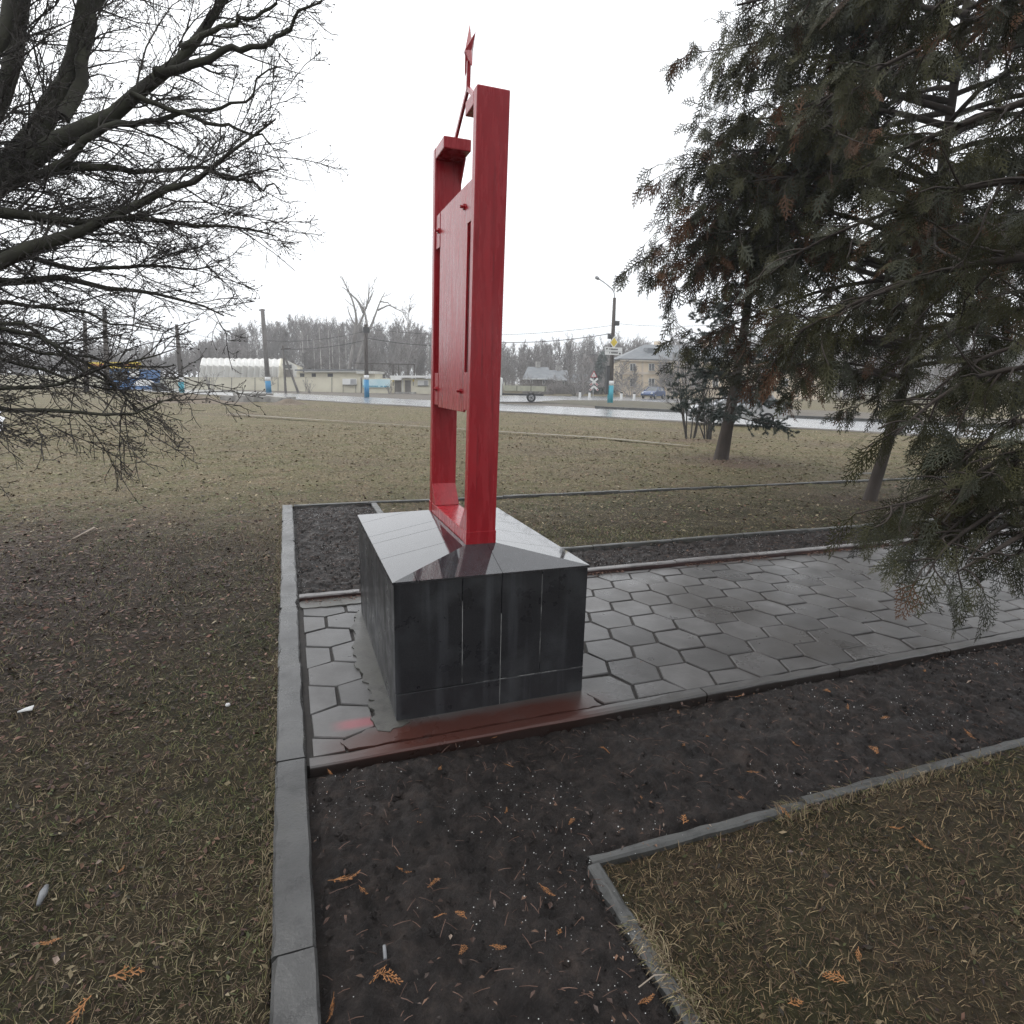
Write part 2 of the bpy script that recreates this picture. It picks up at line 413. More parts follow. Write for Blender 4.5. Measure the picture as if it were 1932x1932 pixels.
m_dark = mat('dark_metal', (.03, .03, .033), (.05, .05, .05), scale=3, rough=.5)
m_yellow = mat('sign_yellow', (.72, .55, .05), (.62, .46, .04), scale=3, rough=.4)
m_redsign = mat('sign_red', (.45, .04, .05), (.38, .03, .04), scale=3, rough=.45)
m_banner = mat('faded_blue_banner', (.46, .66, .72), (.60, .74, .78), scale=.8, rough=.6, mode='W')
m_bannertx = mat('banner_blue_letters', (.05, .32, .46), rough=.6)
m_kblue = mat('kiosk_blue', (.05, .14, .33), (.07, .19, .42), scale=1, rough=.45, mode='W')
m_rubble = mat('broken_concrete', (.40, .385, .36), (.20, .19, .18), scale=1.5, rough=.85, mode='W', bmp=(6, .8), bdist=.05)
m_rubber = mat('tyre_rubber', (.018, .018, .019), rough=.75)
m_silver = mat('silver_car_paint', (.55, .56, .58), (.48, .49, .51), scale=2, rough=.22, metal=.5)
m_carblue = mat('blue_car_paint', (.04, .07, .16), (.05, .09, .2), scale=2, rough=.2)
m_tarp = mat('khaki_dropside', (.42, .42, .33), (.33, .33, .26), scale=3, rough=.7)
m_pellet = mat('white_granules', (.75, .75, .74), rough=.4)
m_leaf = tintmat('dead_leaves', .6, .35)
m_orange = mat('dead_thuja_orange', (.42, .19, .065), (.30, .125, .04), scale=30, rough=.6)
m_stub = mat('grey_paper', (.16, .165, .175), (.24, .245, .25), scale=20, rough=.7)
m_stick = mat('dry_stick', (.36, .30, .24), (.25, .2, .16), scale=20, rough=.7)

# ------------------------------------------------------------------ GROUND AND PATHS
KX0, KX1 = -.125*S, -.004*S           # long kerb
PY0, PY1 = 2.400*S, 4.445*S           # paved path
PEND = 11.0                           # path runs on to the right
NX, NY = .905*S, 1.613*S              # near lawn corner
MX, MY = .955*S, 5.25*S               # far lawn corner
KY = 8.0*S                            # far kerb
SOILZ, LAWNZ = -.042, -.036

def is_paved_zone(x, y):
    """inside the kerbed rectangle but not lawn"""
    inside = (x > KX0) & (y < KY+.09) & (y > -2)
    lawn1 = (x > NX+.04) & (y < NY-.05)
    lawn2 = (x > MX+.085) & (y > MY+.03) & (y < KY)
    return inside & ~lawn1 & ~lawn2

def sheet(name, x0, y0, x1, y1, z, nx, ny, m, amp=0, sc_=1, kind='structure', seed=3):
    X, Y = np.meshgrid(np.linspace(x0, x1, nx+1), np.linspace(y0, y1, ny+1))
    Z = np.full_like(X, z)
    if amp: Z = Z + amp*(fbm(X*sc_, Y*sc_, seed, 5)-.5)*2
    i = np.arange(ny)[:, None]*(nx+1)+np.arange(nx)[None, :]
    q = np.stack([i, i+1, i+nx+2, i+nx+1], -1).reshape(-1, 4)
    return MB().raw(np.stack([X, Y, Z], -1), q).build(name, m, smooth=True, kind=kind)
# one ground sheet, reaching the horizon; graded finer near the camera
def graded(lim, n, p=2.6):
    t = np.linspace(-1, 1, n); return np.sign(t)*np.abs(t)**p*lim
gx = graded(420, 170); gy = graded(420, 170)
X, Y = np.meshgrid(gx, gy)
R_ = np.hypot(X, Y)
Z = LAWNZ-.012 + np.clip((R_-9)/20, 0, 1)*.02*(fbm(X*.12, Y*.12, 5, 4)-.5) 
Z = np.where(is_paved_zone(X, Y) & (X < 14), np.minimum(Z, -.13), Z)
n_ = len(gx)
i = np.arange(n_-1)[:, None]*n_+np.arange(n_-1)[None, :]
q = np.stack([i, i+1, i+n_+1, i+n_], -1).reshape(-1, 4)
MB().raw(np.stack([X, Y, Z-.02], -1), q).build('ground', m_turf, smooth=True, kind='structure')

# near turf sheets with a little relief
def turf(name, x0, y0, x1, y1, step):
    return sheet(name, x0, y0, x1, y1, LAWNZ, max(2, int((x1-x0)/step)), max(2, int((y1-y0)/step)), m_turf, .026, 2.6)
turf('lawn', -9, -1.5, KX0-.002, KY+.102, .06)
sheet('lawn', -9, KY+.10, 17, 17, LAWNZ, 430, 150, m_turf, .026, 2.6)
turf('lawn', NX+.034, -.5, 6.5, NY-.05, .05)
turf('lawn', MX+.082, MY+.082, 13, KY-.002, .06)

# soil beds
def soil(name, x0, y0, x1, y1, seed, step=.014):
    nx, ny = int((x1-x0)/step), int((y1-y0)/step)
    X, Y = np.meshgrid(np.linspace(x0, x1, nx+1), np.linspace(y0, y1, ny+1))
    edge = np.minimum.reduce([X-x0, x1-X, Y-y0, y1-Y])
    rid = np.abs(fbm(X*7, Y*7, seed+9, 4)-.5)
    Z = SOILZ + .040*(fbm(X*2.2, Y*2.2, seed, 3)-.5) + .050*(fbm(X*9, Y*9, seed+3, 4)-.5)*(.4+1.2*fbm(X*1.4, Y*1.4, seed+20, 2)) + .035*(fbm(X*24, Y*24, seed+5, 3)-.5) + .04*(.12-rid) + .010*(hash2(np.round(X/step), np.round(Y/step), seed)-.5)
    Z = np.where(edge < .03, np.minimum(Z, SOILZ-.012), Z)
    i = np.arange(ny)[:, None]*(nx+1)+np.arange(nx)[None, :]
    return MB().raw(np.stack([X, Y, Z], -1), np.stack([i, i+1, i+nx+2, i+nx+1], -1).reshape(-1, 4)).build(name, m_soil, smooth=True, kind='structure')
soil('soil_bed', KX1, .2, NX, PY0, 11)
soil('soil_bed', NX, NY, 8.5, PY0, 12)
soil('soil_bed', KX1, PY1+.06, MX, KY, 13)
soil('soil_bed', MX, PY1+.06, 12, MY, 14)

def soil_h(x, y): return SOILZ+.012

# kerbs: runs of one-metre stones with open joints
def kerb(x0, y0, x1, y1, w, zt, zb, length, m, side=1, jitter=.004, first=None, bev=.006):
    mb = MB(); p = np.array([x0, y0, 0.]); q = np.array([x1, y1, 0.]); d = q-p; L = np.linalg.norm(d); d /= L
    n = np.array([-d[1], d[0], 0])*side
    s = 0.; first = first or length
    k = 0
    while s < L-.02:
        e = min(L, s+(first if k == 0 else length*random.uniform(.985, 1.015)))
        a = p+d*(s+.004); b_ = p+d*(e-.004)
        o = n*random.uniform(-jitter, jitter); z0, z1 = zt+random.uniform(-jitter, jitter), zt+random.uniform(-jitter, jitter)
        tw = random.uniform(-jitter, jitter)
        A = a+o; B = b_+o+n*tw
        ns = 12; prof = []
        for j in range(ns+1):
            t = j/ns; c_ = A+(B-A)*t; zz = z0+(z1-z0)*t; ch = .0012 if w > .09 else .0015
            e0, e1 = rng.normal(0, ch), rng.normal(0, ch)
            bv = .006+abs(rng.normal(0, .003)); bw = .006+abs(rng.normal(0, .003))
            if rng.random() < .06: bv += rng.uniform(.006, .014)
            if rng.random() < .06: bw += rng.uniform(.006, .014)
            prof.append([c_+n*e0+[0, 0, zb], c_+n*e0+[0, 0, zz-bv], c_+n*(e0+bv)+[0, 0, zz+rng.normal(0, .0008)], c_+n*(w/2)+[0, 0, zz+.001+rng.normal(0, .0008)], c_+n*(w+e1-bw)+[0, 0, zz+rng.normal(0, .0008)], c_+n*(w+e1)+[0, 0, zz-bw], c_+n*(w+e1)+[0, 0, zb]])
        mb.raw(np.array(prof), colr=(1., 1., 1.), quads=[(j*7+k_, (j+1)*7+k_, (j+1)*7+k_+1, j*7+k_+1) for j in range(ns) for k_ in range(6)])
        mb.ng = getattr(mb, 'ng', []); o_ = mb.n-7*(ns+1)
        mb.ng.append([o_+k_ for k_ in range(7)]); mb.ng.append([o_+ns*7+k_ for k_ in range(7)][::-1])
        s = e; k += 1
    return mb.build('kerb', m, kind='structure')
kerb(KX1, -.05, KX1, KY-.06*0, KX1-KX0, .012, -.2, 1.0, m_kerb, 1, .003, .68)
kerb(KX1+.01, KY, 16, KY, .06, .0, -.2, 1.0, m_kerbthin, 1, .006)
kerb(KX1+.01, PY1, .45*S-.01, PY1, .075, .035, -.2, 1.0, m_redkerb, 1, .003)
kerb(.45*S, PY1+.002, PEND, PY1+.002, .075, .035, -.2, 1.0, m_redkerb, 1, .004)
MB().box((KX1+.012, PY1-.006, -.1), (PEND, PY1-.0005, .022)).build('kerb_face', m_redface, kind='structure')
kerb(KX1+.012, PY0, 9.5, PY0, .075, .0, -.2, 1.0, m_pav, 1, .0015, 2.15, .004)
kerb(NX, NY, 6.5, NY, .046, -.014, -.2, 1.0, m_kerbthin, -1, .005, 1.02)
kerb(NX-.02, NY-.045, NX-.02, -.3, .052, -.014, -.2, .7, m_kerbthin, 1, .006)
kerb(MX, MY, 12, MY, .055, -.005, -.2, 1.0, m_kerbthin, 1, .005)
kerb(MX+.085, MY+.08, MX+.085, KY-.005, .08, -.005, -.2, 1.0, m_kerbthin, 1, .005)

# path: hexagon pavers over a joint bed
MB().box((KX1-.012, PY0+.03, -.12), (PEND, PY1-.007, -.012)).build('path_bed', m_joint, kind='structure')
mb = MB(); mb.hascol = True
PLX0, PLX1, PLY0, PLY1 = .4097*S, 1.394*S, 2.6346*S, 4.0856*S
def hexes(x0, y0, x1, y1, rot):
    a, sl, hh = .205, .060, .152      # half of flat+, slant, half height
    px_, py_ = a+sl+.006, 2*hh+.006
    W, L = (x1-x0, y1-y0) if not rot else (y1-y0, x1-x0)
    for ci in range(-1, int(W/px_)+2):
        for ri in range(-1, int(L/py_)+2):
            cx = ci*px_; cy = ri*py_ + (py_/2 if ci % 2 else 0)
            g = .0058
            pts = np.array([(-a/2-sl+g, 0), (-a/2+g*.4, -hh+g), (a/2-g*.4, -hh+g), (a/2+sl-g, 0), (a/2-g*.4, hh-g), (-a/2+g*.4, hh-g)])
            pts = pts+rng.normal(0, .0022, pts.shape)
            pts += (cx, cy)
            pts[:, 0] = np.clip(pts[:, 0], .004, W-.004); pts[:, 1] = np.clip(pts[:, 1], .004, L-.004)
            ar = .5*abs(np.dot(pts[:, 0], np.roll(pts[:, 1], 1))-np.dot(pts[:, 1], np.roll(pts[:, 0], 1)))
            if ar < .004: continue
            if rot: pts = pts[:, ::-1][::-1]
            pts = pts+(x0, y0)
            c0 = pts.mean(0)
            if PLX0+.05 < c0[0] < PLX1-.05 and PLY0+.05 < c0[1] < PLY1-.05: continue
            z = -.004+rng.normal(0, .0018); tx, ty = rng.normal(0, .011, 2)
            t = np.clip(1.0+rng.normal(0, .12), .65, 1.3)
            inn = c0+(pts-c0)*.972
            zz = lambda p: z+(p[:, 0]-c0[0])*tx+(p[:, 1]-c0[1])*ty
            lo = np.column_stack([pts, np.full(6, -.03)]); mi = np.column_stack([pts, zz(pts)-.006]); up = np.column_stack([inn, zz(inn)])
            ctr = np.array([[c0[0], c0[1], z+.001]])
            vv = np.concatenate([lo, mi, up, ctr])
            k = np.arange(6); k2 = (k+1) % 6
            qs = np.concatenate([np.stack([k, k2, k2+6, k+6], 1), np.stack([k+6, k2+6, k2+12, k+12], 1)])
            ts = np.stack([k+12, k2+12, np.full(6, 18)], 1)
            mb.raw(vv, qs, ts, colr=(t, t, t*1.01))
hexes(KX1+.03, PY0+.078, PLX0+.10, PY1-.03, True)
hexes(PLX1-.12, PY0+.078, PEND, PY1-.03, False)
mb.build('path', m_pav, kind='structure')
# mortar skirt round the plinth foot
def blob(name, poly, z, m, h=.03, jit=.012):
    pts = []
    for k in range(len(poly)):
        a, b_ = np.array(poly[k]), np.array(poly[(k+1) % len(poly)])
        n = max(2, int(np.linalg.norm(b_-a)/.035))
        for j in range(n): pts.append(a+(b_-a)*j/n+rng.normal(0, jit, 2))
    pts = np.array(pts)
    mbx = MB().prism(np.column_stack([pts, np.full(len(pts), z-h)]), (0, 0, h)); mbx.hascol = True; mbx.c = [np.ones((2*len(pts), 3))]
    return mbx.build(name, m, kind='structure')
blob('mortar', [(PLX0-.115, PLY0-.04), (PLX0-.05, PLY0-.10), (PLX0+.05, PLY0-.02), (PLX0+.05, PLY1+.05), (PLX0-.03, PLY1+.05), (PLX0-.10, PLY1-.35), (PLX0-.13, PLY0+.7), (PLX0-.085, PLY0+.35)], .007, m_mortar)
blob('mortar', [(.20, PY0+.078), (PLX1+.02, PY0+.078), (PLX1+.02, PLY0+.03), (PLX0-.02, PLY0+.03), (.16, PLY0-.10)], .003, m_pav, jit=.005)
blob('mortar', [(KX1+.02, PY1-.17), (PLX0+.05, PY1-.19), (PLX0+.05, PY1-.008), (KX1+.02, PY1-.008)], .004, m_mortar, jit=.006)

# ------------------------------------------------------------------ ROAD, VERGES, FIELD DETAIL
def ribbon(name, pts, z, m, jit=0., kind='structure', thick=0):
    pts = [np.array(p[:2], float) for p in pts]
    out = []
    for k in range(len(pts)):
        a, b_ = pts[k], pts[(k+1) % len(pts)]
        n = max(1, int(np.linalg.norm(b_-a)/2.0)) if jit else 1
        for j in range(n): out.append(a+(b_-a)*j/n+rng.normal(0, jit, 2)*(1 if j else .3))
    out = np.array(out)
    mb = MB(); mb.ng = [list(range(len(out)))]
    mb.raw(np.column_stack([out, np.full(len(out), z)]))
    o = mb.build(name, m, kind=kind)
    return o
rd = np.array([-.585, .811]); rn = np.array([.811, .585])
def RP(along, off): return rn*off*S+rd*along
r0, r1 = 28.6, 37.6
ribbon('road', [RP(-60, r0), RP(160, r0), RP(160, r1), RP(-60, r1)], -.050, m_road)
ribbon('road_verge', [RP(-60, r0-1.1), RP(160, r0-.9), RP(160, r0), RP(-60, r0)], -.054, m_verge, .22)
ribbon('road_verge', [RP(-60, r1), RP(160, r1), RP(160, r1+28), RP(-60, r1+9)], -.058, m_verge, .3)
# side road past the crossing
sa = [G(930, 757), G(1210, 757), G(1330, 762), G(1420, 756), G(1210, 748), G(985, 745.5), G(930, 746)]
ribbon('side_road', sa, -.042, m_road, 0)
ribbon('verge_island', [G(1000, 757.5), G(1060, 754), G(1180, 755), G(1330, 762), G(1330, 775), G(1236, 772), G(1100, 763)], -.036, mat('thin_turf', (.11, .10, .06), (.07, .06, .045), scale=1.2, rough=.9, mode='W', bmp=(8, .6), bdist=.05), .12)
# road edge stones on the far side
a, b_ = RP(-40, r1), RP(20, r1)
MB().hexa([(*a, -.1), (*b_, -.1), (*(b_+rn*.15), -.1), (*(a+rn*.15), -.1), (*a, .10), (*b_, .10), (*(b_+rn*.15), .10), (*(a+rn*.15), .10)]).build('road_kerb', m_kerbthin, kind='structure')
# wet yard at the far left edge of the lawn
ribbon('asphalt_yard', [G(-260, 745), G(-30, 752), G(2, 768), (G(6, 795)), G(-4, 826), G(-260, 880)], -.004, m_road, .05)
# trodden track across the field
tp = [G(430, 781), G(560, 790), G(720, 800), G(960, 816), G(1130, 826), G(1300, 842)]
L = []; Rr = []
for k, p in enumerate(tp):
    w = .10+.05*math.sin(k*2.1)
    t = tp[min(k+1, len(tp)-1)]-tp[max(k-1, 0)]; n = np.array([-t[1], t[0]])/np.hypot(t[0], t[1])
    L.append(p[:2]+n*w); Rr.append(p[:2]-n*w)
ribbon('dirt_track', L+Rr[::-1], LAWNZ+.055, m_dirt, .03)

# ------------------------------------------------------------------ MONUMENT
zt, zb = .698*S, .780*S
lip = .022
plinth = empty('granite_plinth', ((PLX0+PLX1)/2, (PLY0+PLY1)/2, 0))
tag(plinth, 'black granite plinth with a wet pyramid-shaped top carrying the red frame', 'plinth')
def loc(mbx, par):     # move world-built mesh verts into the parent's frame
    o = np.array(par.location)
    mbx.v = [x-o for x in mbx.v]; return mbx
cxp, cyp = (PLX0+PLX1)/2, (PLY0+PLY1)/2
body = MB().box((PLX0+.03, PLY0+.03, -.05), (PLX1-.03, PLY1-.03, zt-.012))
loc(body, plinth).build('core', m_dark, plinth)
band_h = .150
def slab(a, b_, m=m_gran, name='slab'):
    loc(MB().box(a, b_), plinth).build(name, m, plinth, bevel=.003)
W_ = PLX1-PLX0; Ly = PLY1-PLY0
cuts = [0, .33, .53, .745, 1.0]
for k in range(4):           # front face
    slab((PLX0+W_*cuts[k]+(.0015 if k else 0), PLY0, band_h+.002), (PLX0+W_*cuts[k+1]-.0015, PLY0+.03, zt-.012-.001))
for a, b_ in ((0, .53), (.53, 1)):
    slab((PLX0+W_*a+.0015, PLY0-.0015, -.04), (PLX0+W_*b_-.0015, PLY0+.03, band_h-.001))
for k in range(5):           # left and right faces
    for x0, x1 in ((PLX0+.0008, PLX0+.03), (PLX1-.03, PLX1-.0008)):
        slab((x0, PLY0+.0305+(Ly-.061)*k/5+.001, -.04), (x1, PLY0+.0305+(Ly-.061)*(k+1)/5-.001, zt-.013))
slab((PLX0, PLY1-.03, -.04), (PLX1, PLY1, zt-.013))
# pale grout in the front joints
for c_, z0, z1 in ((.33, band_h+.01, zt*.82), (.53, band_h, zt*.7), (.745, band_h+.06, zt*.96), (.53, .0, band_h)):
    x = PLX0+W_*c_
    loc(MB().box((x-.0016, PLY0+.001, z0), (x+.0016, PLY0+.02, z1)), plinth).build('grout_line', m_grout, plinth)
loc(MB().box((PLX0+W_*.40, PLY0+.001, band_h-.001), (PLX1-.01, PLY0+.02, band_h+.002)), plinth).build('grout_line', m_grout, plinth)
# pyramid top: strips of polished slab on each slope
fx0, fx1, fy0, fy1 = .822*S-.0, .978*S, 2.885*S, 3.755*S
ex0, ex1, ey0, ey1 = PLX0-.006, PLX1+.006, PLY0-.006, PLY1+.006
zl = zt-.012
def slope(P, Q, p, q, n, ends, m):
    """outer edge P-Q at zt, inner edge p-q at zb, in n strips"""
    P, Q, p, q = [np.array(t, float) for t in (P, Q, p, q)]
    for k in range(len(ends)-1):
        a, b_ = ends[k]+(.0012 if k else 0), ends[k+1]-(.0012 if k < len(ends)-2 else 0)
        o0, o1 = P+(Q-P)*a, P+(Q-P)*b_
        # inner parameter: strips run square to the outer edge
        dirv = (Q-P); L2 = dirv@dirv
        tp_, tq_ = ((p-P)@dirv)/L2, ((q-P)@dirv)/L2
        poly = [o0, o1]
        def up(t):
            if t < tp_: return P+(p-P)*(t/tp_)
            if t > tq_: return Q+(q-Q)*((1-t)/(1-tq_))
            return p+(q-p)*((t-tp_)/(tq_-tp_))
        tops = [t for t in (tp_, tq_) if a < t < b_]
        poly += [up(b_)] + [up(t) for t in sorted(tops, reverse=True)] + [up(a)]
        cl = []
        for v_ in poly:
            if not cl or np.linalg.norm(v_-cl[-1]) > 1e-4: cl.append(v_)
        if np.linalg.norm(cl[0]-cl[-1]) < 1e-4: cl.pop()
        mbx = MB().prism(np.array(cl)-[0, 0, .012], (0, 0, .012))
        loc(mbx, plinth).build('cap_slab', m, plinth)
A_, B_, C_, D_ = (ex0, ey0, zt), (ex1, ey0, zt), (ex1, ey1, zt), (ex0, ey1, zt)
a_, b2, c2, d2 = (fx0-.004, fy0-.004, zb), (fx1+.004, fy0-.004, zb), (fx1+.004, fy1+.004, zb), (fx0-.004, fy1+.004, zb)
slope(A_, B_, a_, b2, 2, [0, .11, .53, 1], m_grantop)
slope(B_, C_, b2, c2, 5, [0, .22, .42, .62, .82, 1], m_grantop)
slope(C_, D_, c2, d2, 2, [0, .5, 1], m_grantop)
slope(D_, A_, d2, a_, 5, [0, .17, .42, .53, .74, 1], m_grantop)
loc(MB().box((fx0, fy0, zb-.05), (fx1, fy1, zb-.004)), plinth).build('cap_core', m_grantop, plinth)

stele = empty('red_steel_frame', ((fx0+fx1)/2, (fy0+fy1)/2, zb))
tag(stele, 'tall red steel monument frame with a star on top and a blank panel', 'monument')
LEAN = .0165
def lean(mbx):
    o = np.array(stele.location)
    out = []
    for x in mbx.v:
        x = np.array(x, float).copy(); x[:, 0] += (x[:, 2]-zb)*LEAN; out.append(x-o)
    mbx.v = out; return mbx
def red(mbx, name, par=stele, m=m_red, bevel=.004): return lean(mbx).build(name, m, par, bevel=bevel)
T = .056*S
ztop = 2.878*S
for y0, y1 in ((fy0, fy0+T), (fy1-T, fy1)):
    red(MB().box((fx0, y0, zb), (fx1, y1, ztop)), 'post', bevel=.006)
arm_t = .062*S
red(MB().box((fx0+.0015, fy0+T+.0005, ztop-arm_t), (fx1-.0015, 3.085*S, ztop-.0015)), 'top_arm', bevel=.006)
red(MB().box((fx0+.0015, 3.505*S, ztop-arm_t), (fx1-.0015, fy1-T-.0005, ztop-.0015)), 'top_arm', bevel=.006)
# little ribs under the arms on the inside
for ya, yb_ in ((fy0+T, fy0+T+.10), (fy1-T, fy1-T-.10)):
    z1 = ztop-arm_t-.001
    red(MB().prism([(fx1-.010, ya, z1), (fx1-.010, yb_, z1), (fx1-.010, ya, z1-.12)], (.008, 0, 0)), 'arm_rib', bevel=0)
# foot: base strip, wedges, collars
red(MB().box((fx0+.001, fy0+T+.0005, zb-.004), (fx1-.001, fy1-T-.0005, .840*S)), 'base_strip')
red(MB().prism([(fx0+.003, fy0+T, .842*S), (fx0+.003, 3.045*S, .842*S), (fx0+.003, fy0+T, .962*S)], (fx1-fx0-.006, 0, 0)), 'foot_wedge', bevel=.002)
red(MB().prism([(fx0+.003, fy1-T, .842*S), (fx0+.003, 3.595*S, .842*S), (fx0+.003, fy1-T, .962*S)], (fx1-fx0-.006, 0, 0)), 'foot_wedge', bevel=.002)
for y0, y1 in ((fy0-.0025, fy0+T*.9), (fy1-T*.9, fy1+.0025)):
    red(MB().box((fx0-.0025, y0, zb-.003), (fx1+.0025, y1, .845*S)), 'foot_collar', bevel=.003)
# two face panels with four lugs each and bolts
pz0, pz1 = 1.440*S, 2.520*S
py0, py1 = 3.035*S, 3.600*S
for side, xa in ((0, fx0+.012), (1, fx1-.024)):
    pan = red(MB().box((xa, py0, pz0), (xa+.012, py1, pz1)), 'panel', bevel=.002)
    pan['label'] = 'blank red painted steel panel' 
    for z0, z1 in ((1.452*S, 1.638*S), (2.335*S, 2.516*S)):
        for ya, yb_ in ((fy0+T+.001, py0-.0008), (py1+.0008, fy1-T-.001)):
            d = -.003 if side == 0 else .003
            lg = red(MB().box((xa+d, ya, z0), (xa+.012+d, yb_, z1)), 'lug', pan, bevel=.002)
        for yc in (3.075*S+.02, 3.655*S-.03):
            zc = (z0+z1)/2
            xx = xa if side == 0 else xa+.012
            sgn = -1 if side == 0 else 1
            o_ = .003 if yc > 3.6*S else 0
            red(MB().tube([(xx+sgn*o_, yc, zc), (xx+sgn*(.010+o_), yc, zc)], .016, 6), 'bolt', pan, bevel=0)
            red(MB().tube([(xx+sgn*(.0105+o_), yc, zc), (xx+sgn*(.026+o_), yc, zc)], .008, 8), 'bolt', pan, bevel=0)
# star on its mast with two slanting legs
cxs = (fx0+fx1)/2
sy, sz, R0 = 3.315*S, 3.205*S, .118*S
star = MB(); pts = []
for k in range(10):
    r = R0 if k % 2 == 0 else R0*.42
    t = PI/2+k*PI/5+.04
    pts.append((sy+r*math.cos(t), sz+r*math.sin(t)))
vv = [(cxs, y, z) for y, z in pts]+[(cxs-.022, sy, sz), (cxs+.022, sy, sz)]
tri = [(k, (k+1) % 10, 10) for k in range(10)]+[((k+1) % 10, k, 11) for k in range(10)]
star.raw(vv, None, tri)
so = red(star, 'star', stele, bevel=0)
red(MB().bar((cxs, sy+.004, 3.03*S), (cxs, sy, sz-R0*.40), .016, .020), 'star_mast', stele, bevel=0)
red(MB().bar((cxs, 3.56*S, ztop-.001), (cxs, sy+.01, 3.035*S), .016, .022), 'mast_leg', stele, bevel=0)
red(MB().bar((cxs, 3.07*S, ztop-.001), (cxs, sy-.002, 3.035*S), .016, .022), 'mast_leg', stele, bevel=0)

# ------------------------------------------------------------------ TREES: growth helper
def resample(pts, rad, K):
    pts = np.asarray(pts, float); s = np.concatenate([[0], np.cumsum(np.linalg.norm(np.diff(pts, axis=0), axis=1))]); t = np.linspace(0, s[-1], K)
    # smooth by a Catmull-like cubic through linear resample + blur
    P = np.stack([np.interp(t, s, pts[:, k]) for k in range(3)], 1)
    for _ in range(2): P[1:-1] = .25*P[:-2]+.5*P[1:-1]+.25*P[2:]
    R = np.interp(t, s, np.broadcast_to(rad, (len(pts),)) if np.ndim(rad) else np.full(len(pts), rad))
    return P, R
def grow(P, R, per, t0, ang, lf, K=4, trop=(0, 0, 0), curl=.25, rf=.6, rmin=.001, lmin=.05, lmax=9, planar=0, t1=1.0, side=None):
    """children of the tube batch P,R"""
    T_, Kp = P.shape[:2]
    if T_ == 0: return np.zeros((0, K, 3)), np.zeros((0, K))
    seg = np.linalg.norm(np.diff(P, axis=1), axis=2).sum(1)
    cnt = np.maximum(1, rng.poisson(np.broadcast_to(per*seg if callable(per) is False else per(seg), (T_,))))
    idx = np.repeat(np.arange(T_), cnt); C = len(idx)
    t = t0+(t1-t0)*rng.random(C)**.9
    f = t*(Kp-1); i = np.minimum(f.astype(int), Kp-2); w = (f-i)[:, None]
    p = P[idx, i]*(1-w)+P[idx, i+1]*w
    tan = P[idx, i+1]-P[idx, i]; tan /= np.linalg.norm(tan, axis=1)[:, None]+1e-9
    rr = R[idx, i]*(1-w[:, 0])+R[idx, i+1]*w[:, 0]
    pr = rng.normal(size=(C, 3))
    if planar: pr[:, 2] *= (1-planar)
    pr -= (pr*tan).sum(1)[:, None]*tan; pr /= np.linalg.norm(pr, axis=1)[:, None]+1e-9
    a = np.radians(ang[0]+(ang[1]-ang[0])*rng.random(C))[:, None]
    d = np.cos(a)*tan+np.sin(a)*pr
    Ln = np.clip(seg[idx]*lf*(1-.55*t)*rng.uniform(.55, 1.25, C), lmin, lmax)
    out = np.zeros((C, K, 3)); out[:, 0] = p
    tr = np.array(trop, float)
    for k in range(1, K):
        d = d+tr/(K-1)+rng.normal(0, curl/(K-1)**.5, (C, 3)); d /= np.linalg.norm(d, axis=1)[:, None]
        out[:, k] = out[:, k-1]+d*(Ln/(K-1))[:, None]
    r_0 = np.maximum(rr*rf, rmin*1.3)
    rad = r_0[:, None]*(1-np.linspace(0, 1, K)[None, :])+rmin*np.linspace(0, 1, K)[None, :]
    return out, np.maximum(rad, rmin)

# ---- big bare tree on the left
TR = 5.9
bare_t = empty('bare_tree', (-3.55, 5.35, 0))
tag(bare_t, 'big bare dark-barked tree with dense twigs reaching in from the left edge', 'tree')
b0 = np.array([-3.55, 5.35, 0.])
limbs = []
def limb(pix, r0_, r1_, d0=5.6, d1=5.6, pre=None):
    n = len(pix); pts = [] if pre is None else [np.array(p) for p in pre]
    for k, (x, y) in enumerate(pix): pts.append(D(x, y, d0+(d1-d0)*k/(n-1)))
    limbs.append((np.array(pts), np.linspace(r0_, r1_, len(pts))))
fork = b0+np.array([.15, .0, 1.9]); fork2 = b0+np.array([.05, .05, 2.6])
limb([(-90, 420), (0, 331), (74, 262), (110, 206), (143, 103), (158, 0), (170, -120), (200, -300)], .098, .04, 6.0, 6.2, [fork])
limb([(-60, 400), (37, 305), (110, 250), (165, 217), (228, 176), (294, 136), (353, 81), (401, 0), (440, -90)], .078, .02, 5.9, 5.2, [fork])
limb([(294, 136), (330, 135), (368, 121), (412, 97), (474, 90), (526, 73), (573, 51), (606, 15)], .034, .005, 5.3, 4.8)
limb([(120, 220), (154, 154), (176, 70), (191, 0), (230, -150)], .05, .028, 5.9, 6.3)
limb([(-60, 330), (0, 220), (22, 158), (55, 95), (66, 29), (74, -120), (90, -320)], .07, .04, 6.0, 6.4, [fork2])
limb([(-120, 250), (-20, 120), (20, 40), (28, -60), (60, -260)], .06, .03, 5.8, 6.0, [fork2])
limb([(-160, 420), (0, 400), (66, 400), (103, 423), (147, 427), (184, 423), (254, 430), (313, 427), (400, 437), (460, 428), (527, 441)], .04, .005, 5.6, 4.7, [fork])
limb([(-140, 540), (18, 482), (85, 460), (147, 434), (187, 415), (250, 379), (313, 364), (368, 342), (412, 320), (463, 265), (507, 221)], .05, .006, 5.3, 4.9, [fork])
limb([(20, 340), (55, 331), (121, 320), (176, 309), (228, 309), (257, 316), (320, 309), (386, 313), (450, 318), (520, 310)], .035, .005, 5.7, 5.3)
limb([(90, 325), (118, 320), (143, 280), (206, 246), (276, 239), (349, 217), (404, 210), (470, 190), (540, 140)], .035, .005, 5.6, 5.2)
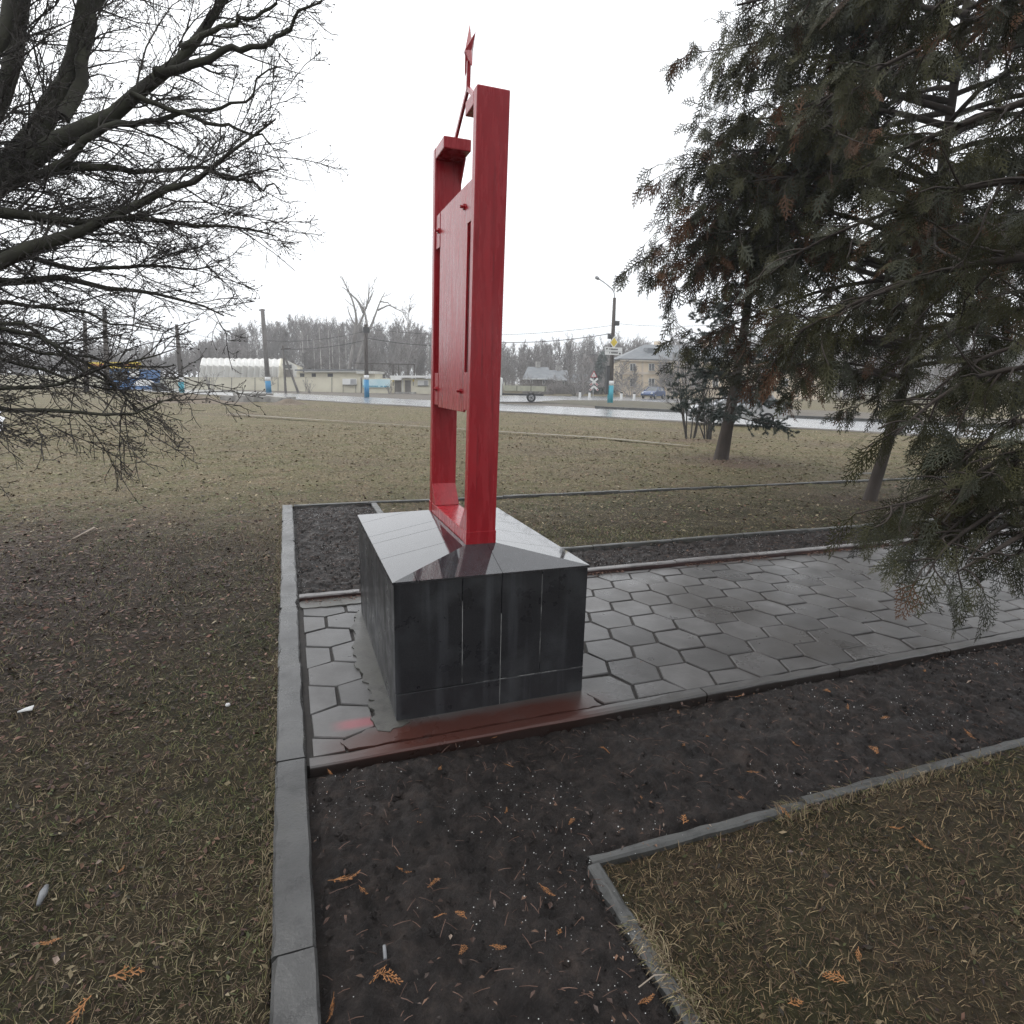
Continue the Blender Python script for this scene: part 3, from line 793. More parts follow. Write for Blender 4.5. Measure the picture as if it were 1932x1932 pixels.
limb([(404, 327), (450, 340), (490, 345), (528, 352)], .014, .004, 5.1, 4.9)
limb([(-150, 560), (0, 522), (100, 520), (200, 545), (300, 552), (400, 590)], .035, .005, 5.6, 4.9, [fork])
limb([(250, 176), (330, 210), (410, 232), (480, 250), (530, 270)], .02, .004, 5.3, 4.9)
limb([(340, 90), (420, 50), (500, 20), (560, -30)], .022, .005, 5.2, 5.0)
limb([(-150, 640), (0, 600), (60, 640), (120, 690), (190, 745), (262, 822)], .018, .003, 5.2, 4.4, [fork])
limb([(-150, 720), (0, 723), (75, 718), (140, 705), (212, 678), (258, 678), (296, 636)], .016, .003, 4.9, 4.4, [fork])
limb([(-160, 760), (0, 753), (100, 765), (187, 773), (225, 770), (290, 758), (340, 748)], .018, .003, 4.7, 4.2, [fork])
limb([(-150, 600), (0, 560), (90, 585), (170, 600), (260, 620), (330, 640)], .020, .003, 5.5, 5.0, [fork])
limb([(-150, 620), (0, 640), (80, 660), (180, 668), (290, 700), (345, 690)], .017, .003, 5.3, 4.9, [fork])
limb([(-150, 640), (0, 670), (90, 700), (170, 730), (240, 745)], .016, .003, 5.0, 4.6, [fork])
limb([(-150, 480), (0, 470), (90, 500), (170, 510), (270, 500), (360, 505), (430, 500)], .03, .004, 5.6, 5.0, [fork])
limb([(-150, 600), (0, 610), (100, 640), (200, 700), (250, 770)], .02, .004, 4.9, 4.5, [fork])
# limbs on the far side of the crown, out of the picture
for k in range(5):
    az = PI*.5+rng.uniform(1.0, 2.4); h0 = rng.uniform(1.8, 2.8)
    p0 = b0+[0, 0, h0]; dr = np.array([math.cos(az), math.sin(az), .9])
    limbs.append((np.array([p0, p0+dr*1.0, p0+dr*2.2+[0, 0, .3], p0+dr*3.6+[0, 0, .7]]), np.linspace(.12, .015, 4)))
tk = MB()
tk.tube(resample([b0+[0, 0, -.15], b0+[.02, 0, .5], b0+[.05, .02, 1.3], fork, fork2, b0+[-.1, .2, 4.2], b0+[-.3, .3, 6.5]], [.34, .27, .24, .22, .19, .12, .05], 24)[0], np.interp(np.linspace(0, 1, 24), [0, .1, .3, .45, .6, 1], [.36, .27, .24, .2, .15, .05]), 14)
LK = 22
Ps = []; Rs = []
for pts, rad in limbs:
    P_, R__ = resample(pts, rad, LK)
    wob = rng.normal(0, .017, P_.shape); wob[1:] += .5*wob[:-1]; P_ = P_+wob*np.linspace(.3, 1, LK)[:, None]+np.cumsum(rng.normal(0, .008, P_.shape), 0)*np.linspace(0, 1, LK)[:, None]
    tk.tube(P_, R__, 8); Ps.append(P_); Rs.append(R__)
loc(tk, bare_t).build('trunk', m_bark, bare_t, smooth=True)
Ps = np.array(Ps); Rs = np.array(Rs)
cr = MB()
right = np.array([.75, -.35, -.12])
c1, q1 = grow(Ps, Rs, 10.5, .12, (25, 60), .30, 6, right*.55, .40, .28, .0026, .25, 1.3, t1=.98)
q1 = np.minimum(q1, np.linspace(.008, .0026, 6)[None])
c2_, q2 = grow(c1, q1, 15., .10, (25, 55), .45, 5, right*.35, .5, .6, .0018, .10, .7)
c3, q3 = grow(c2_, q2, 17., .10, (25, 60), .45, 4, (.2, -.1, .1), .55, .6, .0015, .05, .26)
cr.tubes(c1, q1, 4); cr.tubes(c2_, q2, 3); cr.tubes(c3, q3, 3)
# buds at the twig ends
bp = c3[:, -1]; nb = len(bp)
sel = rng.random(nb) < .5; bp = bp[sel]; bd = c3[sel, -1]-c3[sel, -2]; bd /= np.linalg.norm(bd, axis=1)[:, None]
cr.tubes(np.stack([bp-bd*.001, bp+bd*.005, bp+bd*.012], 1), np.tile([.0018, .0052, .0012], (len(bp), 1)), 4)
print('bare twigs', len(c1), len(c2_), len(c3))
loc(cr, bare_t).build('crown', m_twig, bare_t, smooth=True)

# ---- fronds
def frond_unit(npin=12, sub=4, w=.012):
    st = []   # strips: x0,y0,x1,y1,w0,w1
    xs = np.linspace(0, 1, 4)
    for k in range(3): st.append((xs[k], 0, xs[k+1], 0, w*1.1*(1-.25*k), w*1.1*(1-.25*(k+1))))
    for k in range(npin):
        t = .10+.86*k/npin; s = 1 if k % 2 else -1
        l = .46*(1-t)**.75+.07; a = math.radians(46-12*t)
        ex, ey = t+l*math.cos(a), s*l*math.sin(a)
        st.append((t, 0, ex, ey, w, w*.5))
        for j in range(sub):
            u = .25+.7*j/max(1, sub); ss = 1 if j % 2 else -1
            bx, by = t+(ex-t)*u, ey*u; a2 = a*s+ss*math.radians(40); l2 = l*(.36-.16*u)+.02
            st.append((bx, by, bx+l2*math.cos(a2), by+l2*math.sin(a2), w*.9, w*.45))
    out = []
    for x0, y0, x1, y1, w0, w1 in st:
        dx, dy = x1-x0, y1-y0; L_ = math.hypot(dx, dy); nx, ny = -dy/L_, dx/L_
        out += [(x0+nx*w0, y0+ny*w0), (x0-nx*w0, y0-ny*w0), (x1-nx*w1, y1-ny*w1), (x1+nx*w1, y1+ny*w1)]
    return np.array(out)
def fronds(mb, unit, pos, axis, size, droop, tint, flat=None):
    F = len(pos)
    A = axis/np.linalg.norm(axis, axis=1)[:, None]
    rv = rng.normal(size=(F, 3)) if flat is None else flat
    B = np.cross(A, rv); B /= np.linalg.norm(B, axis=1)[:, None]+1e-9
    Nn = np.cross(A, B)
    x, y = unit[:, 0], unit[:, 1]
    wob = rng.normal(0, .10, (F, 1))
    zz = -droop[:, None]*(x[None]**2)*.5 + wob*y[None]*2*x[None]
    v_ = pos[:, None]+size[:, None, None]*(x[None, :, None]*A[:, None]+y[None, :, None]*B[:, None]+zz[..., None]*Nn[:, None])
    v_[..., 2] -= (size[:, None]*droop[:, None]*.35*x[None]**2)
    n = len(unit)
    q = (np.arange(F*n//4)*4)[:, None]+np.arange(4)[None]
    mb.raw(v_.reshape(-1, 3), q, colr=np.repeat(tint, n, axis=0))

def thuja_tints(n, pos, brown=.12, seed=0):
    base = np.array([.019, .020, .009]); g2 = np.array([.058, .056, .022]); br = np.array([.085, .040, .018]); blu = np.array([.052, .056, .038])
    u = rng.random((n, 1)); c = base*(1-u)+g2*u
    m_ = rng.random(n) < .2; c[m_] = blu*rng.uniform(.7, 1.2, (m_.sum(), 1))
    cl = vnoise(pos[:, 0]*1.3+pos[:, 2]*.9, pos[:, 1]*1.3-pos[:, 2]*.7, seed+40)
    m_ = (rng.random(n) < brown*(.2+3.0*(cl > .62))); c[m_] = br*rng.uniform(.6, 1.25, (m_.sum(), 1))
    return c

def conifer_limbs(base, top, n, zlo, zhi, prof, rise=.35, droop=.5, r0_=.05, azr=(0, 2*PI), K=10):
    Ps = []; Rs = []
    for k in range(n):
        z = zlo+(zhi-zlo)*((k+rng.random())/n)
        az = azr[0]+(azr[1]-azr[0])*rng.random()
        f = (z-base[2])/(top[2]-base[2]); p0 = base+(top-base)*f
        L_ = prof(z)*rng.uniform(.75, 1.12)
        s = np.linspace(0, 1, K)
        ri = rise*rng.uniform(.4, 1.3)
        zz = L_*(ri*s - droop*rng.uniform(.6, 1.3)*s**2 + .18*s**4)
        sw = rng.normal(0, .15)*s**2*L_
        P_ = p0+np.stack([math.cos(az)*L_*s-math.sin(az)*sw, math.sin(az)*L_*s+math.cos(az)*sw, zz], 1)
        P_ += np.cumsum(rng.normal(0, .012, P_.shape), 0)
        Ps.append(P_); Rs.append(r0_*(.4+.6*L_/4)*(1-s*.88))
    return np.array(Ps), np.array(Rs)

def thuja(name, label, trunk_pts, trunk_r, n, zlo, zhi, prof, unit, fsize, per1, perf, extra=None, droop=.5, rise=.35, brown=.12, r0_=.05, azr=(0, 2*PI), seed=0, lf=.36, sub2=None):
    base = np.array(trunk_pts[0], float)
    t = empty(name, base); tag(t, label, 'tree', 'thuja trees')
    tm = MB(); TP, TRr = resample(trunk_pts, trunk_r, 20); tm.tube(TP, TRr, 12)
    top = np.array(trunk_pts[-1], float)
    Ls, Rl = [], []
    for k in range(n):
        z = zlo+(zhi-zlo)*((k+rng.random())/n)
        kk = np.argmin(np.abs(TP[:, 2]-z)); b_ = TP[kk]
        P1_, R1_ = conifer_limbs(np.array([b_[0], b_[1], z]), np.array([b_[0], b_[1], z+1.]), 1, z, z+.001, prof, rise, droop, r0_, azr)
        Ls.append(P1_[0]); Rl.append(R1_[0])
    if extra:
        for pts, rad in extra:
            P1_, R1_ = resample(pts, rad, 10); Ls.append(P1_); Rl.append(R1_)
    Ls = np.array(Ls); Rl = np.array(Rl)
    for k in range(len(Ls)): tm.tube(Ls[k], Rl[k], 6)
    s1, r1_ = grow(Ls, Rl, per1, .22, (30, 65), lf, 6, (0, 0, -.35), .35, .5, .004, .15, 1.4, planar=.5)
    tm.tubes(s1, r1_, 4)
    par, parR = s1, r1_
    if sub2:
        s2, r2_ = grow(s1, r1_, sub2, .2, (30, 60), .5, 5, (0, 0, -.3), .35, .6, .0025, .10, .6, planar=.3)
        tm.tubes(s2, r2_, 3); par = s2
    loc(tm, t).build('trunk', m_bark2, t, smooth=True)
    cm = MB()
    fp, fr_ = grow(par, np.zeros(par.shape[:2])+.003, perf, .12, (15, 60), .3, 2, (0, 0, -.5), .4, 1, .001, .05, .06)
    # plus one at each tip
    tips = par[:, -1]; td = par[:, -1]-par[:, -2]
    pos = np.concatenate([fp[:, 0], tips]); ax = np.concatenate([fp[:, 1]-fp[:, 0], td])
    ax = ax/(np.linalg.norm(ax, axis=1)[:, None]+1e-9)+np.array([0, 0, -.35])+rng.normal(0, .22, ax.shape)
    nF = len(pos); sz = fsize*rng.uniform(.6, 1.35, nF)
    fronds(cm, unit, pos, ax, sz, rng.uniform(.2, .9, nF), thuja_tints(nF, pos, brown, seed))
    print(name, 'fronds', nF)
    loc(cm, t).build('crown', m_thuja, t)
    return t

fine_u = frond_unit(11, 4, .013); mid_u = frond_unit(9, 2, .026); coarse_u = frond_unit(7, 1, .036)

# mid-distance leaning thuja by the far lawn
tb = G(1639, 943, LAWNZ); 
up = D(1690, 790, np.hypot(tb[0], tb[1])+.1); up2 = up+(up-tb)*np.array([.5, .5, 1])*1.2; up3 = up2+np.array([.2, .2, 3.0]); 
def prof2(z): return np.interp(z, [1, 2.2, 3, 4, 5.5, 8, 10], [1.6, 2.3, 2.8, 3.5, 3.4, 2.8, 1.2])
ex = []
for zt_, px, py, d1 in ((3.2, 1206, 480, 10.2), (3.3, 1215, 450, 10.6), (3.3, 1240, 415, 10.4), (3.8, 1262, 380, 10.0), (4.2, 1236, 318, 10.2), (4.6, 1290, 290, 10.6), (5.0, 1320, 230, 10.0), (5.6, 1342, 180, 10.4), (6.0, 1345, 130, 10.4), (6.6, 1400, 120, 10.2), (3.5, 1300, 440, 9.6), (4.4, 1340, 350, 9.6), (5.4, 1400, 240, 9.6), (6.8, 1440, 70, 10.2)):
    a_ = np.array([up2[0], up2[1], zt_]) if zt_ > 2.4 else np.array([up[0], up[1], zt_]); b_ = D(px+38, py, d1); m1 = a_*.6+b_*.4+[0, 0, .25]; m2 = a_*.22+b_*.78+[0, 0, .18]
    ex.append(([a_, m1, m2, b_], [.05, .03, .015, .005]))
thuja('thuja_tree', 'thuja with a leaning bare trunk standing by the thin kerb of the far lawn', [tb+[0, 0, -.1], tb+(up-tb)*.5, up, up2, up3, up3+[.1, .1, 3.0]], [.105, .085, .078, .075, .06, .03], 90, 1.4, 9.6, prof2, mid_u, .25, 7.0, 9.3, extra=ex, droop=.62, rise=.42, brown=.14, seed=3)

# big foreground thuja at the right edge
fb = np.array([5.25, 1.05, LAWNZ])
def prof1(z): return np.interp(z, [.8, 1.5, 3, 5, 8], [1.5, 1.8, 2.1, 2.2, 1.2])
exl = []
def fl(pix, r0_, r1_, d0, d1):
    n = len(pix); exl.append((np.array([D(x, y, d0+(d1-d0)*k/(n-1)) for k, (x, y) in enumerate(pix)]), np.linspace(r0_, r1_, n)))
fl([(2150, 800), (1950, 830), (1860, 880), (1790, 930), (1720, 950), (1680, 955)], .018, .005, 4.4, 3.6)
fl([(2150, 900), (1950, 930), (1870, 970), (1800, 1010), (1765, 1050), (1748, 1085)], .016, .004, 4.3, 3.4)
fl([(2150, 480), (1932, 480), (1800, 500), (1700, 540), (1620, 560), (1540, 610), (1480, 640)], .028, .006, 4.6, 4.2)
fl([(2150, 360), (1932, 330), (1800, 350), (1700, 400), (1600, 420), (1500, 480)], .025, .006, 4.6, 4.3)
fl([(2150, 130), (1932, 190), (1800, 240), (1700, 280), (1600, 330)], .025, .006, 4.6, 4.3)
fl([(2150, -150), (1950, -20), (1850, 30), (1750, 90), (1620, 140), (1540, 200)], .025, .006, 4.6, 4.4)
fl([(2150, -250), (1950, -140), (1800, -80), (1650, -40), (1500, -20), (1390, 10)], .025, .006, 4.4, 4.4)
fl([(2150, 840), (1960, 850), (1880, 880), (1820, 930), (1780, 985)], .02, .004, 4.5, 3.7)
fl([(2150, 930), (2000, 950), (1900, 985), (1850, 1020), (1825, 1060)], .02, .004, 4.3, 3.6)
fl([(2150, 860), (1990, 880), (1900, 920), (1840, 960), (1800, 990), (1770, 1020)], .02, .004, 4.6, 3.7)
fl([(2150, 960), (2000, 980), (1930, 1000), (1870, 1050), (1830, 1060), (1805, 1080)], .02, .004, 4.2, 3.4)
fl([(2150, 760), (2000, 770), (1900, 800), (1840, 850), (1790, 890)], .02, .004, 4.7, 4.0)
fl([(2150, 960), (2050, 1000), (1970, 1030), (1920, 1040), (1895, 1060)], .02, .004, 4.3, 3.8)
fl([(2150, 620), (1980, 640), (1880, 660), (1800, 700), (1740, 760)], .02, .004, 4.8, 4.3)
fl([(2150, 580), (1980, 560), (1860, 600), (1760, 650), (1660, 700)], .02, .004, 4.9, 4.6)
fl([(2150, 680), (1950, 690), (1850, 700), (1750, 760), (1690, 820)], .02, .005, 4.5, 3.9)
thuja('thuja_tree', 'large dark thuja leaning in over the path from the right edge', [fb+[0, 0, -.1], fb+[.05, 0, 1.2], fb+[.1, .1, 3], fb+[.1, .1, 5], fb+[.1, .1, 8.5]], [.2, .17, .14, .10, .03], 36, 2.5, 8., prof1, fine_u, .165, 10.0, 17.0, extra=exl, droop=.72, rise=.3, brown=.12, r0_=.04, seed=9, lf=.34)

# two unseen thuja copies added behind the camera to shade the foreground
row = bpy.data.objects['thuja_tree.001']
for (x, y, a, lab) in ((2.6, -2.7, 2.2, 'unseen thuja added for shade behind the viewpoint, nearer the path side'), (-2.3, -3.1, 4.0, 'unseen thuja added for shade behind the viewpoint, on the left lawn')):
    o = copy_tree(row); o.location = (x, y, LAWNZ); o.rotation_euler = (0, 0, a); o['label'] = lab

# blue spruce behind
sb = G(1361, 866, LAWNZ)
sp = empty('spruce_tree', sb); tag(sp, 'blue-green spruce with a leaning bare lower trunk beside the multi-stemmed shrub', 'tree')
lean_d = (D(1392, 700, np.hypot(sb[0], sb[1]))-sb)
tm = MB(); s_top = sb+lean_d*np.array([1, 1, 1])*1.0; s_tip = s_top+np.array([.15, -.1, 4.0])
TP, TRr = resample([sb+[-.03, 0, -.1], sb+lean_d*.3, s_top, s_top+[.1, 0, 1.5], s_tip], [.19, .145, .115, .09, .03], 16); tm.tube(TP, TRr, 12)
Ls, Rl = [], []
for k in range(62):
    z = .95+(6.2-.95)*(k+rng.random())/62; kk = np.argmin(np.abs(TP[:, 2]-z)); b_ = TP[kk]
    P1_, R1_ = conifer_limbs(np.array([b_[0], b_[1], z]), np.array([b_[0], b_[1], z+1]), 1, z, z+.001, lambda z: np.interp(z, [.9, 1.5, 2.2, 3, 6.3], [1.5, 1.9, 1.6, 1.5, .6]), .05, .35, .03)
    Ls.append(P1_[0]); Rl.append(R1_[0])
Ls = np.array(Ls); Rl = np.array(Rl)
for k in range(len(Ls)): tm.tube(Ls[k], Rl[k], 5)
s1, r1_ = grow(Ls, Rl, 9, .2, (40, 65), .35, 4, (0, 0, -.15), .15, .4, .004, .1, .7, planar=.75)
s2, r2_ = grow(s1, r1_, 9, .1, (40, 60), .5, 3, (0, 0, -.05), .1, .5, .003, .06, .3, planar=.6)
tm.tubes(s1, r1_, 3); loc(tm, sp).build('trunk', m_bark2, sp, smooth=True)
cm = MB()
al = np.concatenate([s2[:, :2], s2[:, 1:], s1[:, 1:3], s1[:, 2:4], Ls[:, 6:8], Ls[:, 7:9], Ls[:, 8:]], 0)
M_ = len(al); nn = 34
t = rng.random((M_, nn, 1)); p = al[:, None, 0]*(1-t)+al[:, None, 1]*t
dd = al[:, 1]-al[:, 0]; dd /= np.linalg.norm(dd, axis=1)[:, None]+1e-9
nd = rng.normal(size=(M_, nn, 3)); nd /= np.linalg.norm(nd, axis=2)[..., None]; nd = nd+dd[:, None]*.9+np.array([0, 0, .25]); nd /= np.linalg.norm(nd, axis=2)[..., None]
sd_ = np.cross(nd, rng.normal(size=(M_, nn, 3))); sd_ /= np.linalg.norm(sd_, axis=2)[..., None]
tipp = p+nd*rng.uniform(.035, .065, (M_, nn, 1))
vv = np.stack([p-sd_*.005, p+sd_*.005, tipp], 2).reshape(-1, 3)
u = rng.random((M_, 1)); tc = np.array([.045, .060, .052])*(1-u)+np.array([.085, .11, .10])*u
cm.raw(vv, None, np.arange(len(vv)).reshape(-1, 3), colr=np.repeat(tc, nn*3, axis=0))
print('spruce needles', M_*nn)
loc(cm, sp).build('crown', m_spruce, sp)

# multi-stemmed bare shrub
def shrub(base, label, n, h, spread, name='bare_shrub', group=None, m=m_twig, r=.025, per=(4, 7), cat='shrub', rm=.004):
    t = empty(name, base); tag(t, label, cat, group)
    Ps = []; Rs = []
    for k in range(n):
        az = rng.uniform(0, 2*PI); s = rng.uniform(.15, 1)*spread; hh = h*rng.uniform(.7, 1.1)
        p0 = np.array(base)+[.12*math.cos(az)*spread, .12*math.sin(az)*spread, -.03]
        pts = [p0, p0+[.25*s*math.cos(az), .25*s*math.sin(az), hh*.35], p0+[.6*s*math.cos(az), .6*s*math.sin(az), hh*.7], p0+[s*math.cos(az), s*math.sin(az), hh]]
        P_, R__ = resample(pts, [r, r*.75, r*.5, r*.15], 8); Ps.append(P_+np.cumsum(rng.normal(0, .015, P_.shape), 0)); Rs.append(R__)
    Ps = np.array(Ps); Rs = np.array(Rs)
    st_ = MB().tubes(Ps, Rs, 6); loc(st_, t).build('stem', m, t, smooth=True)
    a, ra = grow(Ps, Rs, per[0], .25, (20, 50), .45, 5, (0, 0, .2), .3, .5, rm, .1, 1.2)
    b_, rb = grow(a, ra, per[1], .15, (25, 55), .5, 4, (0, 0, .1), .35, .6, rm*.7, .06, .5)
    c_ = MB().tubes(a, ra, 3).tubes(b_, rb, 3); loc(c_, t).build('crown', m, t)
    return t
shrub(G(1302, 827, LAWNZ), 'bare multi-stemmed shrub in front of the spruce trunk, the taller of the two clumps', 9, 2.6, 1.1)
shrub(G(1336, 829, LAWNZ), 'bare multi-stemmed shrub close to the left of the spruce trunk, lower clump', 8, 1.9, .9)

# ------------------------------------------------------------------ BACKGROUND: poles, signs, wires
def pole(name, label, base_px, top_px, r0_, r1_, m, paint=None, ph=.0, dist_v=None, group='utility poles across the road', cat='pole'):
    b_ = G(*base_px) if dist_v is None else V(base_px[0], base_px[1], dist_v)
    v_ = float(b_@FF); tp_ = V(top_px[0], top_px[1], v_)
    e = empty(name, b_); tag(e, label, cat, group)
    loc(MB().tube([b_-[0, 0, .2], b_+(tp_-b_)*.5, tp_], [r0_, (r0_+r1_)/2, r1_], 12), e).build('shaft', m, e, smooth=True)
    if paint:
        d = (tp_-b_)/np.linalg.norm(tp_-b_); a = ph
        loc(MB().tube([b_-[0, 0, .1], b_+d*a], r0_+.025, 12), e).build('painted_base', paint, e, smooth=True)
        loc(MB().tube([b_+d*(a+.003), b_+d*(a+.42)], r0_+.024, 12), e).build('white_band', m_white, e, smooth=True)
    return e, b_, tp_
p1, p1b, p1t = pole('power_pole', 'leaning concrete pole with a blue and white painted foot beside the rubble heap', (507, 739), (495, 583), .27, .19, m_concpole, m_blue, 1.15)
loc(MB().bar(p1t+[-.35, .1, -.12], p1t+[.25, -.05, -.12], .12), p1).build('bracket', m_dark, p1)
p2, p2b, p2t = pole('power_pole', 'dark pole with a blue foot standing before the faded blue banner', (692, 748), (690, 612), .21, .15, m_woodpole, m_blue, 1.55)
loc(MB().box(tuple(p2t+[-.25, -.15, -.75]), tuple(p2t+[.3, .15, -.25])), p2).build('insulator_box', m_dark, p2)
p3, p3b, p3t = pole('power_pole', 'dark pole with a pale blue foot near the left end of the cream wall', (343, 738), (333, 612), .23, .15, m_woodpole, m_teal, .9)
p4, p4b, p4t = pole('power_pole', 'tall dark pole seen through the bare twigs left of the yellow sign', (203, 741), (197, 583), .21, .15, m_woodpole)
p5, p5b, p5t = pole('power_pole', 'dark pole seen through the densest twigs, farthest left of the poles', (163, 738), (160, 604), .21, .15, m_woodpole)
# braced A-frame post
ab = V(539, 741, 66); e = empty('braced_post', ab); tag(e, 'old wooden post with a slanting brace in front of the cream wall', 'post')
loc(MB().tube([ab-[0, 0, .2], V(534, 652, 66)], [.13, .10], 8), e).build('shaft', m_concpole, e)
loc(MB().tube([V(564, 741, 66)-[0, 0, .2], V(535.5, 668, 66)], [.13, .10], 8), e).build('brace', m_concpole, e)
loc(MB().bar(V(531, 659, 66), V(548, 658, 66), .14), e).build('cross_arm', m_woodpole, e)

lp, lb, lt = pole('street_lamp', 'tall street lamp pole with a turquoise foot and two road signs', (1151, 759), (1159.5, 562), .24, .14, m_woodpole, m_teal, 1.55, group=None, cat='street lamp')
vl = float(lb@FF)
loc(MB().tube(resample([lt-[0, 0, .4], V(1160, 552, vl), V(1155, 545, vl), V(1139, 532, vl), V(1128, 525, vl)], .05, 14)[0], .05, 8), lp).build('lamp_arm', m_steel, lp, smooth=True)
hA, hB = V(1130.5, 527, vl), V(1123, 521.5, vl)
loc(MB().tube([hA, hA+(hB-hA)*.25, hA+(hB-hA)*.8, hB], [.06, .15, .16, .06], 10), lp).build('lamp_head', m_steel, lp, smooth=True)
for (x, y) in ((1164, 610), (1151, 635), (1148, 717)):
    c_ = V(x, y, vl); w, h = (.18, .2) if y < 700 else (.28, 1.3)
    loc(MB().box(tuple(c_+[-w, -.15, -h]), tuple(c_+[w, .15, h])), lp).build('junction_box', m_dark, lp)
def quad_on(vplane, x0, y0, x1, y1, th=.04, dv=0.):
    v_ = vplane-dv
    a = [V(x0, y0, v_), V(x1, y0, v_), V(x1, y1, v_), V(x0, y1, v_)]
    return MB().prism(a, FF*th)
# yellow diamond
c_ = V(1158.5, 646, vl-.4); hw = V(1167, 646, vl-.4)-c_; hh = np.array([0, 0, np.linalg.norm(hw)*1.35])
def diamond(s, dv): return MB().prism([c_+hw*s-FF*dv, c_+hh*s-FF*dv, c_-hw*s-FF*dv, c_-hh*s-FF*dv], FF*.02)
sg = loc(diamond(1.0, 0), lp).build('priority_sign', m_white, lp)
loc(diamond(.74, .03), lp).build('yellow_field', m_yellow, sg)
# direction board with two lines of lettering
vb = vl-.45
bd_ = loc(MB().prism([V(1141.5, 654.5, vb), V(1174, 656, vb), V(1174, 670.5, vb), V(1141.5, 669, vb)], FF*.04), lp).build('direction_board', m_white, lp)
bd_['label'] = 'white direction board with two lines of small dark lettering'
def strokes(x0, x1, y0, y1, n, slope_=.045, xr=1141.5, v_=vb-.03):
    mbx = MB(); w = (x1-x0)/n
    for k in range(n):
        xa = x0+k*w; xb = xa+w*.68; dy = (xa-xr)*slope_; j = rng.uniform(-.25, .25)
        mbx.prism([V(xa, y0+dy+j, v_), V(xb, y0+dy+j, v_), V(xb, y1+dy, v_), V(xa, y1+dy, v_)], FF*.012)
    return mbx
for x0, x1, y0, y1, n in ((1149, 1150.6, 656.6, 659.6, 1), (1152, 1166, 656.8, 659.6, 9), (1149.5, 1151, 663.6, 666.4, 1), (1153, 1166, 663.4, 666.2, 8)):
    loc(strokes(x0, x1, y0, y1, n), lp).build('lettering', m_dark, bd_)
for x, y in ((1145, 657.8), (1169.5, 667.2)):
    p = V(x, y, vb-.03); loc(MB().tube([p, p+FF*.012], .08, 12), lp).build('route_disc', m_dark, bd_)
loc(MB().prism([V(1141.5, 662.1, vb-.03), V(1174, 663.5, vb-.03), V(1174, 664.0, vb-.03), V(1141.5, 662.6, vb-.03)], FF*.012), lp).build('rule_line', m_steel, bd_)

# level-crossing sign
xb_ = G(1119, 754); vx = float(xb_@FF); e = empty('crossing_sign', xb_); tag(e, 'railway level-crossing sign with white crossed arms, chevron and small triangle', 'road sign')
loc(MB().tube([xb_-[0, 0, .1], V(1119.5, 712, vx)], .05, 8), e).build('signpost', m_steel, e)
for (x0, y0, x1, y1) in ((1113.5, 714, 1128, 727), (1128, 714, 1113, 727), (1120.5, 728.5, 1113, 736.5), (1120.5, 728.5, 1128.5, 736.5)):
    dv = .06 if x0 > x1 else .12
    a, b_ = V(x0, y0, vx-dv), V(x1, y1, vx-dv)
    o = loc(MB().bar(a, b_, .05, .20, up=(0, 0, 1)), e).build('cross_arm', m_white, e)
    loc(MB().bar(a+(b_-a)*.72-FF*.03, a+(b_-a)*.98-FF*.03, .02, .10), e).build('red_edge', m_redsign, o)
tri = [V(1113.5, 712, vx-.1), V(1127, 712, vx-.1), V(1120.8, 699, vx-.1)]
o = loc(MB().prism(tri, FF*.03), e).build('warning_triangle', m_redsign, e)
ctr_ = sum(tri)/3
loc(MB().prism([ctr_+(p-ctr_)*.68-FF*.02 for p in tri], FF*.015), e).build('white_field', m_white, o)
loc(MB().prism([ctr_+(p-ctr_)*.2-FF*.04 for p in tri], FF*.01), e).build('symbol', m_dark, o)

# wires
def wire(a, b_, sag, r=.022, label='', n=24):
    s = np.linspace(0, 1, n)[:, None]; P_ = a+(b_-a)*s; P_[:, 2] -= sag*4*(s*(1-s))[:, 0]
    o = MB().tube(P_, r, 5).build('overhead_wire', m_wire)
    tag(o, label, 'wire', 'overhead wires')
wire(lt+np.array([-.1, 0, -3.1]), V(945, 646, vl+3), .25, .030, 'thick overhead wire running left from below the middle of the street lamp pole')
wire(V(945, 646, vl+3), p2t+[0, 0, -1.2], .5, .026, 'overhead wire between the dark banner pole and the red frame')
wire(lt+np.array([-.1, 0, -2.4]), p2t+[0, 0, -.4], .7, .016, 'thin overhead wire, the upper of the two between the lamp pole and the banner pole')
wire(lt+np.array([.1, 0, -2.2]), V(1560, 590, vl-18), .5, .014, 'thin overhead wire leaving the street lamp pole to the right')
wire(p2t+[0, 0, -.6], p1t+[0, 0, -3.2], .4, .018, 'overhead wire from the dark banner pole to the leaning concrete pole')
wire(p1t+[0, 0, -3.2], p3t+[0, 0, -.4], .5, .014, 'overhead wire from the leaning concrete pole to the pole at the wall end')
wire(V(533, 659, 66), p2t+[0, 0, -1.4], .25, .026, 'low overhead wire from the braced post to the dark banner pole')
wire(p3t+[0, 0, -.4], p4t+[0, 0, -.6], .4, .014, 'overhead wire between the two dark poles on the left')

